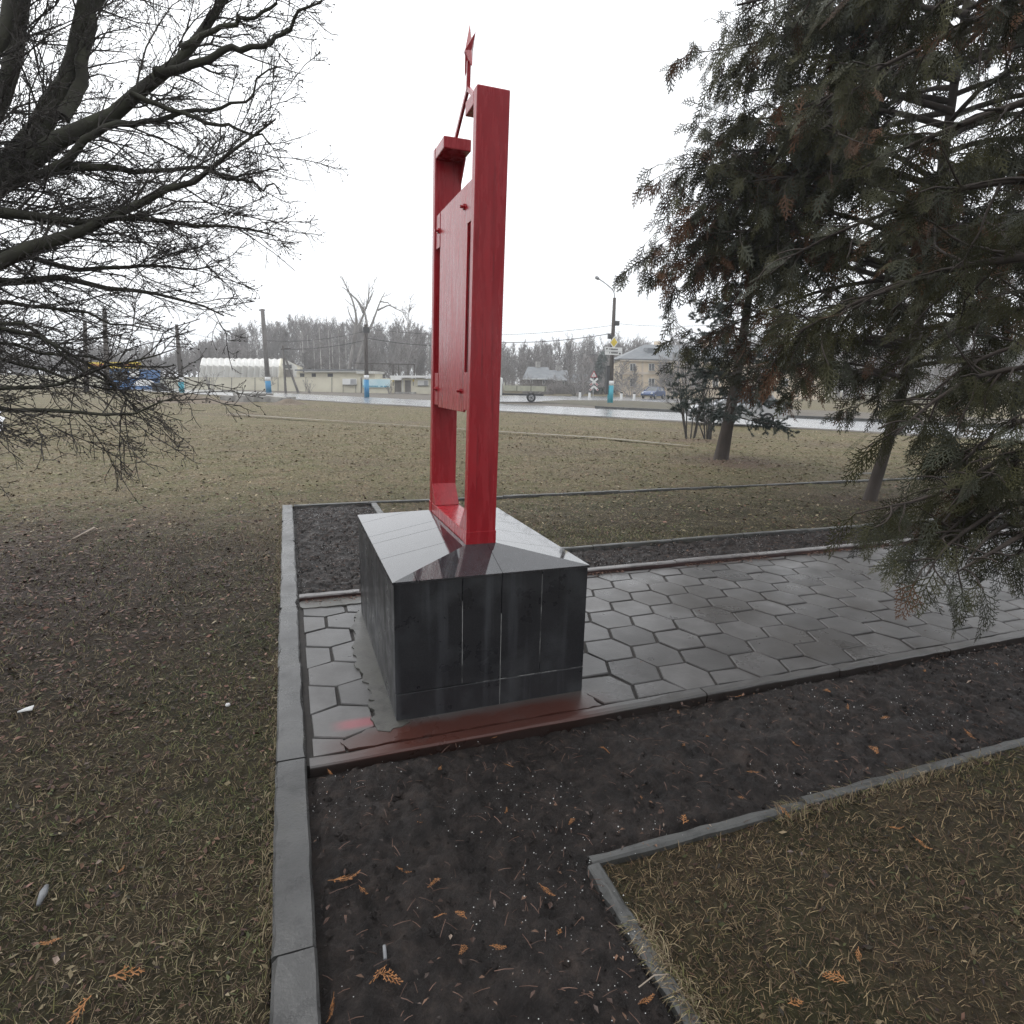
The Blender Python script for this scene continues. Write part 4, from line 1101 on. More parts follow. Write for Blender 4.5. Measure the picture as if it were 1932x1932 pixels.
# ------------------------------------------------------------------ BACKGROUND: wall and buildings
def vbox(e, name, m, x0, y0, x1, y1, v_, depth, par=None, z0=None):
    """box whose front face covers the pixel rectangle on plane v"""
    a = V(x0, y0, v_); b_ = V(x1, y0, v_); c_ = V(x1, y1, v_); d_ = V(x0, y1, v_)
    if z0 is not None: c_ = np.array([c_[0], c_[1], z0]); d_ = np.array([d_[0], d_[1], z0])
    return loc(MB().hexa([d_, c_, c_+FF*depth, d_+FF*depth, a, b_, b_+FF*depth, a+FF*depth]), e).build(name, m, par or e)
WV = 74.
we = empty('concrete_wall', V(500, 736, WV)*[1, 1, 0]); tag(we, 'long cream painted concrete panel wall beyond the road', 'wall')
jx = [-260, -200, -140, -80, -20, 40, 100, 160, 215, 270, 312, 350, 395, 437, 481, 524.5, 577, 626, 681]
for k in range(len(jx)-1):
    h = rng.uniform(-.4, .4)
    vbox(we, 'panel', m_cream, jx[k]+.5, 712.5+h+(0 if jx[k] > 280 else (jx[k]-280)*.012), jx[k+1]-.5, 738, WV, .2, z0=-.2)
    vbox(we, 'coping', m_cream, jx[k]+.2, 711.6+h+(0 if jx[k] > 280 else (jx[k]-280)*.012), jx[k+1]-.2, 712.4+h+(0 if jx[k] > 280 else (jx[k]-280)*.012), WV-.06, .32)
    vbox(we, 'post', m_concpole, jx[k+1]-.5, 712+h, jx[k+1]+.5, 738, WV-.03, .3, z0=-.2)
def placard(x0, y0, x1, y1, label):
    e = empty('notice_board', V(x0, y1, WV-.3)*[1, 1, 0]); tag(e, label, 'notice board')
    vbox(e, 'board', m_white, x0, y0, x1, y1, WV-.3, .08)
    vbox(e, 'poster', m_steel, x0+(x1-x0)*.57, y0+1, x1-.8, y1-1, WV-.33, .03)
    vbox(e, 'ledge', m_dark, x0+.5, y1+.3, x1, y1+1.3, WV-.42, .3)
    vbox(e, 'leg', m_dark, x0+1.0, y1+1.4, x0+1.6, 741, WV-.3, .08, z0=-.1); vbox(e, 'leg', m_dark, x1-1.6, y1+1.4, x1-1.0, 741, WV-.3, .08, z0=-.1)
placard(646, 714.5, 672.5, 725.5, 'white notice board with a grey right half on the cream wall')
# banner wall section
e = empty('banner', V(684, 716, WV)*[1, 1, 0]); tag(e, 'faded pale blue banner with a line of blue lettering on the wall', 'banner')
vbox(e, 'backing_wall', m_cream, 682, 714, 737, 740, WV+.25, .2, z0=-.2)
vbox(e, 'cloth', m_banner, 684, 715.5, 736, 731, WV-.02, .05)
tx = MB()
for k in range(22):
    if k in (13, 14, 17): continue
    x = 685+k*2.2; dy = (k/22)*.9
    w = 1.5 if k < 17 else 2.2
    h0 = rng.uniform(0, .5)
    tx.prism([V(x, 727.0+dy+h0, WV-.06), V(x+w, 727.0+dy+h0, WV-.06), V(x+w, 729.6+dy, WV-.06), V(x, 729.6+dy, WV-.06)], FF*.02)
loc(tx, e).build('lettering', m_bannertx, e)
# kiosk
KV = 76.
e = empty('kiosk', V(775, 740, KV)*[1, 1, 0]); tag(e, 'small pale kiosk with white sheet roof and two grey doors', 'kiosk')
vbox(e, 'wall', m_cream, 739, 714, 830, 740, KV, 4, z0=-.2)
vbox(e, 'roof', m_white, 736, 708.5, 834, 712.5, KV-1.0, 5.4)
vbox(e, 'fascia', m_white, 737, 712.6, 757, 717, KV-1.0, .3)
for x0, x1 in ((744.5, 757), (764, 775)):
    vbox(e, 'door', m_shed, x0, 717.5, x1, 739, KV-.06, .12, z0=.0)
vbox(e, 'downpipe', m_white, 759, 716, 760.6, 738, KV-.2, .12, z0=0)
vbox(e, 'notice', m_white, 788, 717.5, 808, 727, KV-.08, .08)
vbox(e, 'notice', m_steel, 800, 718.5, 807, 726.5, KV-.12, .03)
vbox(e, 'ledge', m_dark, 788, 727.4, 808, 728.6, KV-.2, .2)
for x in (741.5, 779.5):
    vbox(e, 'painted_flower', m_yellow, x-.8, 716, x+1.4, 720, KV-.05, .05); vbox(e, 'painted_stem', m_shed, x-.2, 720.2, x+.8, 728, KV-.05, .05)
vbox(e, 'step', m_rubble, 744, 740, 782, 742, KV-1.6, 1.4, z0=-.1)
# long low building
LV = 84.
e = empty('low_building', V(640, 735, LV)*[1, 1, 0]); tag(e, 'long low pale building with a flat dark-edged roof behind the wall', 'building')
vbox(e, 'wall', m_cream, 559, 702.5, 707, 733, LV, 5, z0=-.2)
vbox(e, 'roof', m_slate, 556, 697, 672, 699.5, LV-.8, 6.6)
vbox(e, 'fascia', m_hang, 574, 699.6, 672, 702.2, LV-.7, .4)
vbox(e, 'roof', m_hang, 672.5, 700.2, 706, 705, LV-.8, 6.6)
for x0, x1 in ((566, 574), (588, 596), (618, 628), (690, 696)):
    f_ = vbox(e, 'window', m_dark, x0, 704.5, x1, 711, LV-.05, .05)
# gantry frame
e = empty('steel_gantry', V(745, 735, 90)*[1, 1, 0]); tag(e, 'dark steel gantry frame standing behind the kiosk', 'gantry')
for x, w in ((701, 2.6), (741.5, 3.6), (752, 1), (769.5, 1.2), (781.5, 2)):
    vbox(e, 'column', m_woodpole, x-w/2, 688.6, x+w/2, 733, 90, .3, z0=-.2)
loc(MB().bar(V(667, 685, 90), V(783, 688, 90), .3, .14), e).build('beam', m_woodpole, e)
# hangar with a folded roof
HV = 86.
e = empty('hangar', V(460, 735, HV)*[1, 1, 0]); tag(e, 'white arched hangar with a zigzag folded roof behind the cream wall', 'hangar')
nf = 13; wl = MB(); rf = MB()
xs = np.linspace(383, 529, nf*2+1)
depth = 9.
top = [V(x, 674.5+(2.2 if k % 2 else 0)+.012*(x-383), HV+depth*.5) for k, x in enumerate(xs*1.0)]
eav = [V(x, 688.5+(2.6 if k % 2 else 0)+.014*(x-383), HV) - FF*(.5 if k % 2 == 0 else 0) for k, x in enumerate(xs)]
bot = [np.array([*(V(x-1.5-.012*(529-x), 720, HV)[:2]), -.1])-FF*(.9 if k % 2 == 0 else .4) for k, x in enumerate(xs)]
def strip(mbx, A, B):
    n = len(A); mbx.raw(np.array(A+B), [(k, k+1, n+k+1, n+k) for k in range(n-1)])
strip(rf, top, eav); strip(wl, eav, bot)
bt = [p+FF*depth*.5*0 for p in top]
eb = [p+FF*(depth) for p in eav]; bb = [p+FF*(depth+1.2) for p in bot]
strip(rf, eb, top); strip(wl, bb, eb)
o = loc(rf, e).build('roof', m_hang, e); sm = o.modifiers.new('thick', 'SOLIDIFY'); sm.thickness = .06
o = loc(wl, e).build('wall', m_hang, e); sm = o.modifiers.new('thick', 'SOLIDIFY'); sm.thickness = .06
ge = MB().prism([bot[-1], eav[-1], top[-1], eb[-1], bb[-1]], FR*.15); loc(ge, e).build('gable', m_cream, e)
ge = MB().prism([bot[0], eav[0], top[0], eb[0], bb[0]], -FR*.15); loc(ge, e).build('gable', m_hang, e)
vbox(e, 'gable_front', m_hang, 530.5, 692, 560, 735, HV+1.5, .2, z0=-.1)
loc(MB().prism([V(529, 692, HV+1.5), V(537, 679, HV+1.5), V(547, 683, HV+1.5), V(561, 692, HV+1.5)], FF*.2), e).build('gable_head', m_hang, e)
for k in range(2):
    vbox(e, 'window', m_glass, 537+k*7, 688, 543+k*7, 695, HV+1.4, .06)
vbox(e, 'gate', m_shed, 538, 697.5, 552, 735, HV+1.4, .06, z0=0)

# peach two-storey house on the right
HV2 = 100.
he = empty('apartment_house', V(1330, 745, HV2)*[1, 1, 0]); tag(he, 'two-storey peach rendered house with white trim and a grey hipped roof', 'house')
X0, X1, YE = 1170.5, 1560, 676.5
vbox(he, 'wall', m_house, X0, YE, X1, 745, HV2, 11, z0=-.3)
def hz(x): return (x-X0)*.0235*.55      # eaves follow the level line of the tilted picture
a = V(X0-4, YE, HV2); zE = a[2]
L0 = V(X0-3, YE, HV2-.7); L1 = V(X1+3, YE, HV2-.7); zE = L0[2]+.02; L0[2] = L1[2] = zE
B0, B1 = L0+FF*12.5, L1+FF*12.5
rz = V(1216, 650, HV2+5.5)[2]
K0 = V(1216, 650, HV2+5.5); K1 = V(1505, 650, HV2+5.5); K1[2] = K0[2]
rfm = MB().raw([L0, L1, B1, B0, K0, K1], [(0, 1, 5, 4), (2, 3, 4, 5)], [(1, 2, 5), (3, 0, 4)])
o = loc(rfm, he).build('roof', m_slate, he); sm = o.modifiers.new('thick', 'SOLIDIFY'); sm.thickness = .18
loc(MB().hexa([L0-[0, 0, .35]+FF*.1+FR*.3, L1-[0, 0, .35]+FF*.1, L1-[0, 0, .35]+FF*.7, L0-[0, 0, .35]+FF*.7+FR*.3, L0-[0, 0, .1]+FF*.1+FR*.3, L1-[0, 0, .1]+FF*.1, L1-[0, 0, .1]+FF*.7, L0-[0, 0, .1]+FF*.7+FR*.3]), he).build('cornice', m_trim, he)
for x in (1240, 1330):
    p = V(x, 650, HV2+6); loc(MB().box(tuple(p+[-.4, -.4, -2]), tuple(p+[.4, .4, .5])), he).build('chimney', m_house, he)
loc(MB().box(tuple(V(1228, 661, HV2+2.4)+[-.9, -.4, -.6]), tuple(V(1228, 661, HV2+2.4)+[.9, .8, .35])), he).build('dormer', m_slate, he)
def hy(y, x): return y+(x-X0)*.0
for x in (1171.8, 1212.5, 1246.8, 1290, 1330, 1372, 1415, 1460, 1505, 1556):
    vbox(he, 'pilaster', m_trim, x-1.6, YE+1.2, x+1.6, 745, HV2-.12, .14, z0=-.2)
vbox(he, 'string_course', m_trim, X0-.3, 702, X1+.3, 706.5, HV2-.16, .18)
for x in (1194, 1229.5, 1261.5, 1310, 1350, 1395, 1438, 1482, 1530):
    for y0, y1 in ((686.5, 699), (714.5, 728.5)):
        f_ = vbox(he, 'window', m_white, x-5.6, y0-.7, x+5.6, y1+.7, HV2-.08, .1)
        vbox(he, 'pane', m_glass, x-4.7, y0, x-.5, y1, HV2-.11, .04, par=f_)
        vbox(he, 'pane', m_glass, x+.5, y0, x+4.7, y1, HV2-.11, .04, par=f_)
        vbox(he, 'sill', m_trim, x-6.2, y1+.9, x+6.2, y1+1.8, HV2-.3, .32, par=f_)

# old wooden houses with grey roofs
def cottage(x0, x1, ye, yr, v_, depth, label, xr0=None, xr1=None, m=m_shed, mr=m_slate, yb=742):
    e = empty('wooden_house', V((x0+x1)/2, yb, v_)*[1, 1, 0]); tag(e, label, 'house', 'old wooden houses by the crossing')
    vbox(e, 'wall', m, x0+1.5, ye, x1-1.5, yb, v_, depth, z0=-.2)
    a, b_ = V(x0, ye+1, v_-.6), V(x1, ye+1, v_-.6); b_[2] = a[2]
    c_, d_ = V(xr0 or x0+1, yr, v_+depth/2), V(xr1 or x1-1, yr, v_+depth/2); d_[2] = c_[2]
    A2, B2 = a+FF*(depth+1.2), b_+FF*(depth+1.2)
    r_ = MB().raw([a, b_, B2, A2, c_, d_], [(0, 1, 5, 4), (2, 3, 4, 5)]); o = loc(r_, e).build('roof', mr, e); o.modifiers.new('thick', 'SOLIDIFY').thickness = .12
    loc(MB().prism([a+FR*.5+FF*.6, c_+FR*.5*0+FR*.3-[0, 0, .15], A2+FR*.5-FF*.6], FR*.1), e).build('gable', m, e)
    loc(MB().prism([b_-FR*.6+FF*.6, d_-FR*.4-[0, 0, .15], B2-FR*.6-FF*.6], FR*.1), e).build('gable', m, e)
    w = (x1-x0)
    for k in range(2):
        f_ = vbox(e, 'window', m_white, x0+w*(.25+.38*k), ye+3.5, x0+w*(.25+.38*k)+5, ye+11, v_-.06, .08)
        vbox(e, 'pane', m_glass, x0+w*(.25+.38*k)+.8, ye+4.2, x0+w*(.25+.38*k)+4.2, ye+10.3, v_-.09, .03, par=f_)
    pc = (c_+d_)/2; loc(MB().box(tuple(pc+[-.3, -.3, -.5]), tuple(pc+[.3, .3, .8])), e).build('chimney', m_rubble, e)
    vbox(e, 'white_fascia', m_white, x0+1, ye+.6, x1-w*.3, ye+2, v_-.75, .1)
    return e
cottage(985, 1046, 714, 692, 92, 8, 'old wooden house with a broad grey roof right of the red frame', 996, 1034)
cottage(1030, 1078, 716, 698, 100, 8, 'old wooden house with a lower grey roof left of the crossing sign', 1036, 1070)
cottage(1075, 1132, 720, 704, 108, 7, 'old grey shed roof partly behind the level-crossing sign', 1080, 1126)
# pinkish tower far behind the crossing
e = empty('brick_tower', V(1119, 735, 140)*[1, 1, 0]); tag(e, 'far pinkish chimney-like tower above the crossing sign', 'tower')
tb_ = V(1119, 710, 140); tt_ = V(1119.5, 672, 140)
m_pink = mat('pale_brick', (.42, .27, .25), (.36, .22, .2), scale=1, rough=.9)
loc(MB().tube([tb_*[1, 1, 0], tb_, tb_+(tt_-tb_)*.6, tt_], [1.3, 1.2, .9, .85], 10), e).build('shaft', m_pink, e)
loc(MB().tube([tt_+[0, 0, .01], tt_+[0, 0, .5]], [.95, .95], 10), e).build('cap', m_dark, e)
# low hedges of brown brush in front of the houses
for k, (x, y, n, h, s, lab) in enumerate(((1090, 746, 26, 2.1, 5.0, 'low brown brush beside the crossing sign'), (1190, 748, 26, 1.8, 4.5, 'low brown brush below the peach house corner'), (1010, 743, 26, 2.0, 5.5, 'low brown brush behind the flatbed truck'), (1260, 750, 22, 2.2, 4.0, 'low brown brush below the peach house windows'))):
    shrub(G(x, y), lab, n, h, s, 'brown_brush', None, m_far, .04, (3, 6), 'brush', .012)
for x, y, lab in ((398, 737, 'bare bush before the wall below the hangar'), (505, 738, 'bare bush at the wall behind the concrete pole'), (583, 741, 'small bare bush at the foot of the wall right of the braced post'), (735, 743, 'small bare bush below the banner')):
    shrub(G(x, y), lab, 9, 2.0 if x < 520 else 1.2, 1.3 if x < 520 else .6, 'bare_bush', 'bare bushes along the wall', m_far, .03, (3, 6), 'bush', .010)

# blue kiosk with the yellow sign, at the left behind the twigs
e = empty('shop_kiosk', V(240, 738, 70)*[1, 1, 0]); tag(e, 'blue and white roadside kiosk with a long yellow sign on its roof', 'kiosk')
vbox(e, 'wall', m_kblue, 205, 697, 264, 738, 70, 4, z0=-.1)
for x0, x1 in ((244, 262),): vbox(e, 'shutter', m_white, x0, 698, x1, 712, 69.9, .08)
vbox(e, 'window', m_glass, 212, 702, 240, 716, 69.9, .06)
sgn = vbox(e, 'sign_board', m_yellow, 163, 683, 265, 695, 69.6, .15)
tx = MB()
for k in range(20):
    x = 168+k*4.7
    if k in (9,): continue
    h0 = rng.uniform(0, 1)
    tx.prism([V(x, 686+h0*.6, 69.5), V(x+.9, 686+h0*.6, 69.5), V(x+.9, 692.5, 69.5), V(x, 692.5, 69.5)], FF*.03)
    if k % 3: tx.prism([V(x+1.0, 686.5+h0, 69.5), V(x+3.1, 686.5+h0, 69.5), V(x+3.1, 688+h0, 69.5), V(x+1.0, 688+h0, 69.5)], FF*.03)
    if k % 2: tx.prism([V(x+2.3, 688.3, 69.5), V(x+3.2, 688.3, 69.5), V(x+3.2, 692.5, 69.5), V(x+2.3, 692.5, 69.5)], FF*.03)
loc(tx, e).build('lettering', m_redsign, sgn)
e = empty('blue_skip', V(270, 738, 68)*[1, 1, 0]); tag(e, 'blue container heaped with white sacks beside the kiosk', 'container')
loc(MB().prism([V(252, 728, 68), V(294, 728, 68), V(289, 737.5, 68), V(256, 737.5, 68)], FF*2), e).build('tub', m_kblue, e, bevel=.05)
hp = MB(); xs_ = np.linspace(252, 293, 12)
for k in range(len(xs_)-1):
    hp.hexa([V(xs_[k], 727.8, 68.1), V(xs_[k+1], 727.8, 68.1), V(xs_[k+1], 727.8, 69.9), V(xs_[k], 727.8, 69.9)] + [V(xs_[j], 727.8-13*math.sin(PI*(j+.6)/12.2)**.6, w) for j, w in ((k, 68.3), (k+1, 68.3), (k+1, 69.7), (k, 69.7))])
loc(hp, e).build('sacks', m_white, e)
for k, (x, lab) in enumerate(((298, 'black tyre pile end by the wall, left of the pole'), (305, 'smaller black tyre pile near the pole foot'))):
    c_ = G(x, 738); e = empty('tyre_pile', c_); tag(e, lab, 'tyre pile')
    for j in range(3-k):
        t_ = np.linspace(0, 2*PI, 13); r_ = .42
        ringp = np.stack([r_*np.cos(t_), r_*np.sin(t_), np.full(13, .14+.25*j)], 1)
        MB().tube(ringp, .13, 8, cap=False).build('tyre', m_rubber, e, smooth=True)

# rubble heap and mound in the field
mc = G(395, 757); X, Y = np.meshgrid(np.linspace(-5, 6.5, 47), np.linspace(-3, 3, 25))
hh = .62*np.exp(-((X+1.5)/2.0)**2-(Y/1.1)**2)+.42*np.exp(-((X-5.2)/.8)**2-(Y/.8)**2)
hh = hh*(.75+.5*fbm(X*1.5, Y*1.5, 77, 4))
edge = np.minimum.reduce([X+5, 6.5-X, Y+3, 3-Y]); hh = np.where(edge < .3, -.12, hh-.05)
P_ = mc[None, None]+FR[None, None]*X[..., None]+FF[None, None]*Y[..., None]; P_[..., 2] = hh*.8+LAWNZ
i = np.arange(24)[:, None]*47+np.arange(46)[None]
m_mound = mat('dead_grass_mound', (.10, .075, .05), (.17, .13, .09), scale=2, rough=.9, mode='W', bmp=(12, .8), bdist=.06)
MB().raw(P_, np.stack([i, i+1, i+48, i+47], -1).reshape(-1, 4)).build('earth_mound', m_mound, smooth=True, kind='structure')
for k, (x, y, w, h, tl) in enumerate(((437, 755, 1.6, .30, .06), (463, 756, 1.3, .38, -.05), (494, 756, 1.7, .30, .03), (520, 757, 1.0, .34, -.1), (478, 752.5, 3.2, .42, .01), (545, 758, .9, .30, .12))):
    c_ = G(x, y); d_ = .45
    poly = []
    for t_ in np.linspace(0, 2*PI, 9)[:-1]: poly.append((w/2*math.copysign(abs(math.cos(t_))**.5, math.cos(t_))+rng.normal(0, .08), d_*math.copysign(abs(math.sin(t_))**.6, math.sin(t_))+rng.normal(0, .06)))
    pts = np.array([c_+FR*a+FF*b_+np.array([0, 0, -.1+a*tl]) for a, b_ in poly])
    o = MB().prism(pts, (0, 0, h+.1)).build('concrete_slab', m_rubble, bevel=.02)
    tag(o, ['broken concrete slab at the left end of the rubble row', 'broken concrete slab leaning in the middle of the rubble row, thickest one', 'broken flat concrete slab in front of the concrete pole', 'short broken concrete slab right of the concrete pole', 'longest thin concrete slab at the back of the rubble row', 'tilted small concrete slab at the right end of the rubble row'][k], 'concrete slab', 'rubble slabs in the field')

# ------------------------------------------------------------------ VEHICLES
def wheel(par, x, y, r, w):
    e = MB().tube([(x, y-w/2, r), (x, y-w/2+.03, r), (x, y+w/2-.03, r), (x, y+w/2, r)], [r*.9, r, r, r*.9], 24).build('wheel', m_rubber, par, smooth=False)
    MB().tube([(x, y-w/2-.012, r), (x, y+w/2+.012, r)], r*.62, 16).build('rim', m_steel, e)
    MB().tube([(x, y-w/2-.022, r), (x, y+w/2+.022, r)], r*.2, 10).build('hub', m_dark, e)
    for k in range(5):
        a = k*2*PI/5
        for s in (-1, 1):
            yy = y+s*(w/2+.014)
            MB().bar((x+r*.22*math.cos(a), yy, r+r*.22*math.sin(a)), (x+r*.55*math.cos(a), yy, r+r*.55*math.sin(a)), .05, .008, up=(0, 1, 0)).build('spoke_gap', m_dark, e)
def car(c_, rz, m, label):
    e = empty('parked_car', c_, rz); tag(e, label, 'car')
    # side outline, front towards +x
    low = [(-2.05, .32), (-2.1, .62), (-2.02, .92), (-1.2, .98), (1.0, .95), (1.85, .80), (2.08, .60), (2.05, .30)]
    def loft(sec, name, mm, par=e):
        mb = MB()
        for k in range(len(sec)-1): pass
        n = len(sec[0]); v_ = np.concatenate(sec); mb.raw(v_, [(s*n+k, s*n+(k+1) % n, (s+1)*n+(k+1) % n, (s+1)*n+k) for s in range(len(sec)-1) for k in range(n)])
        mb.ng = [list(range(n)), list(range((len(sec)-1)*n, len(sec)*n))]
        return mb.build(name, mm, par, bevel=.03)
    sec = []
    for y, ins in ((-.83, .06), (-.80, 0), (.80, 0), (.83, .06)):
        cx_, cz_ = 0, .62
        sec.append(np.array([(x-math.copysign(ins, x), y, z+(cz_-z)*ins*1.2) for x, z in low]))
    loft(sec, 'body', m)
    cab = [(-1.75, .93), (-1.35, 1.36), (-.9, 1.44), (.05, 1.43), (.95, .93)]
    sec = []
    for y, k_ in ((-.76, 0), (-.60, 1), (.60, 1), (.76, 0)):
        sec.append(np.array([(x, y if k_ == 0 else y, z if (k_ == 1 or z < 1) else z-.02) for x, z in cab]))
    g1 = [np.array([(x, s*(.77 if z < 1 else .62), z) for x, z in cab]) for s in (-1, 1)]
    mb = MB(); n = len(cab); mb.raw(np.concatenate(g1), [(k, (k+1) % n, n+(k+1) % n, n+k) for k in range(n)]); mb.ng = [list(range(n)), list(range(n, 2*n))]
    mb.build('cabin', m_glass, e, bevel=.02)
    mb = MB()      # roof and pillars
    mb.raw([(-1.38, -.60, 1.37), (-1.38, .60, 1.37), (-.9, .61, 1.455), (-.9, -.61, 1.455), (.06, .61, 1.445), (.06, -.61, 1.445)], [(0, 1, 2, 3), (3, 2, 4, 5)])
    o = mb.build('roof', m, e); o.modifiers.new('thick', 'SOLIDIFY').thickness = .03
    for s in (-1, 1):
        for (xa, za), (xb, zb_) in (((-1.75, .95), (-1.35, 1.38)), ((-.35, .95), (-.38, 1.45)), ((.95, .95), (.05, 1.45))):
            MB().bar((xa, s*.775, za), (xb, s*.63, zb_), .05, .06).build('pillar', m, e)
        MB().tube([(1.96, s*.6, .68), (2.075, s*.6, .66)], .11, 10).build('headlight', m_white, e)
        MB().box((-2.09, s*.62-.12, .66), (-2.06, s*.62+.12, .84)).build('tail_light', m_redsign, e)
        for x in (-1.25, 1.30): wheel(e, x, s*.76, .30, .19)
        MB().box((-.3, s*.835-.008, .80), (-.12, s*.835+.008, .83)).build('door_handle', m_dark, e)
        MB().box((.62, s*.88-.07, .96), (.78, s*.88+.07, 1.08)).build('mirror', m, e)
    MB().box((2.02, -.8, .30), (2.12, .8, .46)).build('bumper', m_dark, e); MB().box((-2.14, -.8, .32), (-2.04, .8, .48)).build('bumper', m_dark, e)
    return e
rdz = math.atan2(rd[1], rd[0])
car(G(1385, 800)*[1, 1, 0], math.atan2(-FR[1], -FR[0])-.15, m_silver, 'silver saloon car on the wet road behind the spruce trunk')
car(G(1232, 752)*[1, 1, 0], math.atan2(-FF[1], -FF[0])-.6, m_carblue, 'dark blue car near the peach house, half hidden by the shrub')
# flatbed truck, cab to the left, partly behind the red frame
tc_ = G(968, 757.5)*[1, 1, 0]
te = empty('flatbed_truck', tc_, math.atan2(-FR[1], -FR[0])); tag(te, 'white-cabbed flatbed truck with a khaki dropside bed by the junction', 'truck')
Sx = .95
MB().box((-2.6, -.85, .55), (2.4, .85, .68)).build('chassis', m_dark, te)
bed = MB().box((-2.75, -1.0, .95), (.75, 1.0, 1.02)).build('bed_floor', m_shed, te)
for a, b_ in (((-2.75, -1.03, .93), (.75, -.99, 1.35)), ((-2.75, .99, .93), (.75, 1.03, 1.35)), ((-2.79, -1.03, .93), (-2.755, 1.03, 1.35)), ((.755, -1.03, .93), (.79, 1.03, 1.6))):
    MB().box(a, b_).build('dropside', m_tarp, te)
for x in (-2.7, -1.5, -.3): MB().box((x-.03, -1.045, .93), (x+.03, -1.032, 1.35)).build('rib', m_dark, te); MB().box((x-.03, 1.032, .93), (x+.03, 1.045, 1.35)).build('rib', m_dark, te)
cabp = [(.95, .45), (.95, 1.95), (1.15, 2.05), (1.9, 2.03), (2.3, 1.35), (2.75, 1.15), (2.9, .75), (2.9, .45)]
MB().prism([(x, -.93, z) for x, z in cabp], (0, 1.86, 0)).build('cab', m_white, te, bevel=.06)
for s in (-1, 1):
    d_ = MB().box((1.2, s*.94-.012, .6), (2.15, s*.94+.012, 1.9)).build('door', m_white, te)
    MB().prism([(1.27, s*.955-.008, 1.3), (2.1, s*.955-.008, 1.3), (1.85, s*.955-.008, 1.86), (1.27, s*.955-.008, 1.86)], (0, .016, 0)).build('door_glass', m_glass, d_)
    MB().box((2.88, s*.62-.15, .8), (2.925, s*.62+.15, .98)).build('headlight', m_glass, te)
MB().prism([(1.93, -.8, 2.0), (1.93, .8, 2.0), (2.31, .8, 1.38), (2.31, -.8, 1.38)], (.03, 0, .02)).build('windscreen', m_glass, te)
MB().box((2.88, -.93, .42), (2.97, .93, .62)).build('bumper', m_dark, te)
for s in (-1, 1):
    for x in (-1.55, 2.15): wheel(te, x, s*.82, .38, .24)

# white bollards along the side road
spots = ((1094, 750), (1112, 751), (1172, 752.5), (1196, 754))
proto = None
for k, (x, y) in enumerate(spots):
    c_ = G(x, y)
    if proto is None:
        proto = empty('bollard', c_)
        MB().box((-.11, -.11, -.05), (.11, .11, .62)).build('post', m_white, proto, bevel=.02)
        MB().box((-.113, -.113, .63), (.113, .113, .80)).build('black_cap', m_dark, proto, bevel=.02)
        o = proto
    else: o = copy_tree(proto); o.location = c_
    tag(o, ['white bollard with a black top, leftmost by the crossing sign', 'white bollard with a black top just left of the crossing sign post', 'white bollard right of the turquoise lamp foot', 'white bollard nearest the blue car'][k], 'bollard', 'bollards along the side road')

# ------------------------------------------------------------------ BACKGROUND TREES
def far_tree_parts(h, r=.16, n1=2.2, spread=.34, lean_=.02, up=.5, rt=.03):
    s = np.linspace(0, 1, 10)[:, None]
    P_ = np.concatenate([np.cumsum(rng.normal(0, lean_*h/10, (10, 2)), 0), s*h], 1); P_[0, :2] = 0
    R__ = r*(1-.88*s[:, 0])
    a, ra = grow(P_[None], R__[None], n1, .25, (25, 50), spread, 6, (0, 0, up), .2, .45, rt, .6, h*.4)
    b_, rb = grow(a, ra, 1.5, .15, (25, 50), .5, 4, (0, 0, up*.6), .25, .6, rt*.8, .4, 3)
    c_, rc = grow(b_, rb, 1.6, .2, (25, 50), .6, 3, (0, 0, .3), .25, .7, rt*.6, .3, 1.6)
    return P_, R__, (a, ra), (b_, rb), (c_, rc)
# the far wood reads as one mass
variants = [far_tree_parts(12, .15, 3.6, .30, .02, .6, .036) for _ in range(6)] + [far_tree_parts(12, .17, 3.2, .40, .03, .4, .036) for _ in range(4)]
wm = MB(); ntree = 0
def ytop(x): return float(np.interp(x, [-300, 330, 400, 430, 560, 700, 810, 900, 960, 1060, 1240, 1300, 2400], [668, 668, 650, 632, 612, 620, 628, 646, 664, 646, 656, 650, 640]))
for k in range(900):
    x = rng.uniform(-420, 2350); v_ = rng.uniform(112, 165)
    yt = ytop(x)+rng.normal(3, 5)
    top_ = V(x, yt, v_); h = top_[2]
    if h < 3: continue
    P_, R__, A1, A2, A3 = variants[rng.integers(len(variants))]
    s_ = h/12.; w_ = s_*rng.uniform(.8, 1.2); an = rng.uniform(0, 2*PI); c__, s__ = math.cos(an), math.sin(an)
    Rm = np.array([[c__*w_, -s__*w_, 0], [s__*w_, c__*w_, 0], [0, 0, s_]]); o_ = np.array([top_[0], top_[1], -.1])
    wm.tubes((P_@Rm.T+o_)[None], R__[None]*1.0, 4)
    for a, ra in (A1, A2, A3): wm.tubes(a@Rm.T+o_, ra, 3)
    ntree += 1
# scrubby undergrowth in the same mass
for k in range(620):
    x = rng.uniform(-420, 2350); v_ = rng.uniform(96, 128); o_ = V(x, 735, v_)*[1, 1, 0]
    P_, R__, A1, A2, A3 = variants[rng.integers(len(variants))]
    s_ = rng.uniform(3.0, 6.5)/12
    for a, ra in (A1, A2): wm.tubes(a*np.array([s_*1.6, s_*1.6, s_])+o_, ra*.8, 3)
wood = wm.build('far_wood', m_far, kind='stuff'); tag(wood, 'hazy grey mass of bare woodland along the horizon', 'woodland', kind='stuff')
print('far wood', ntree, len(wood.data.polygons))
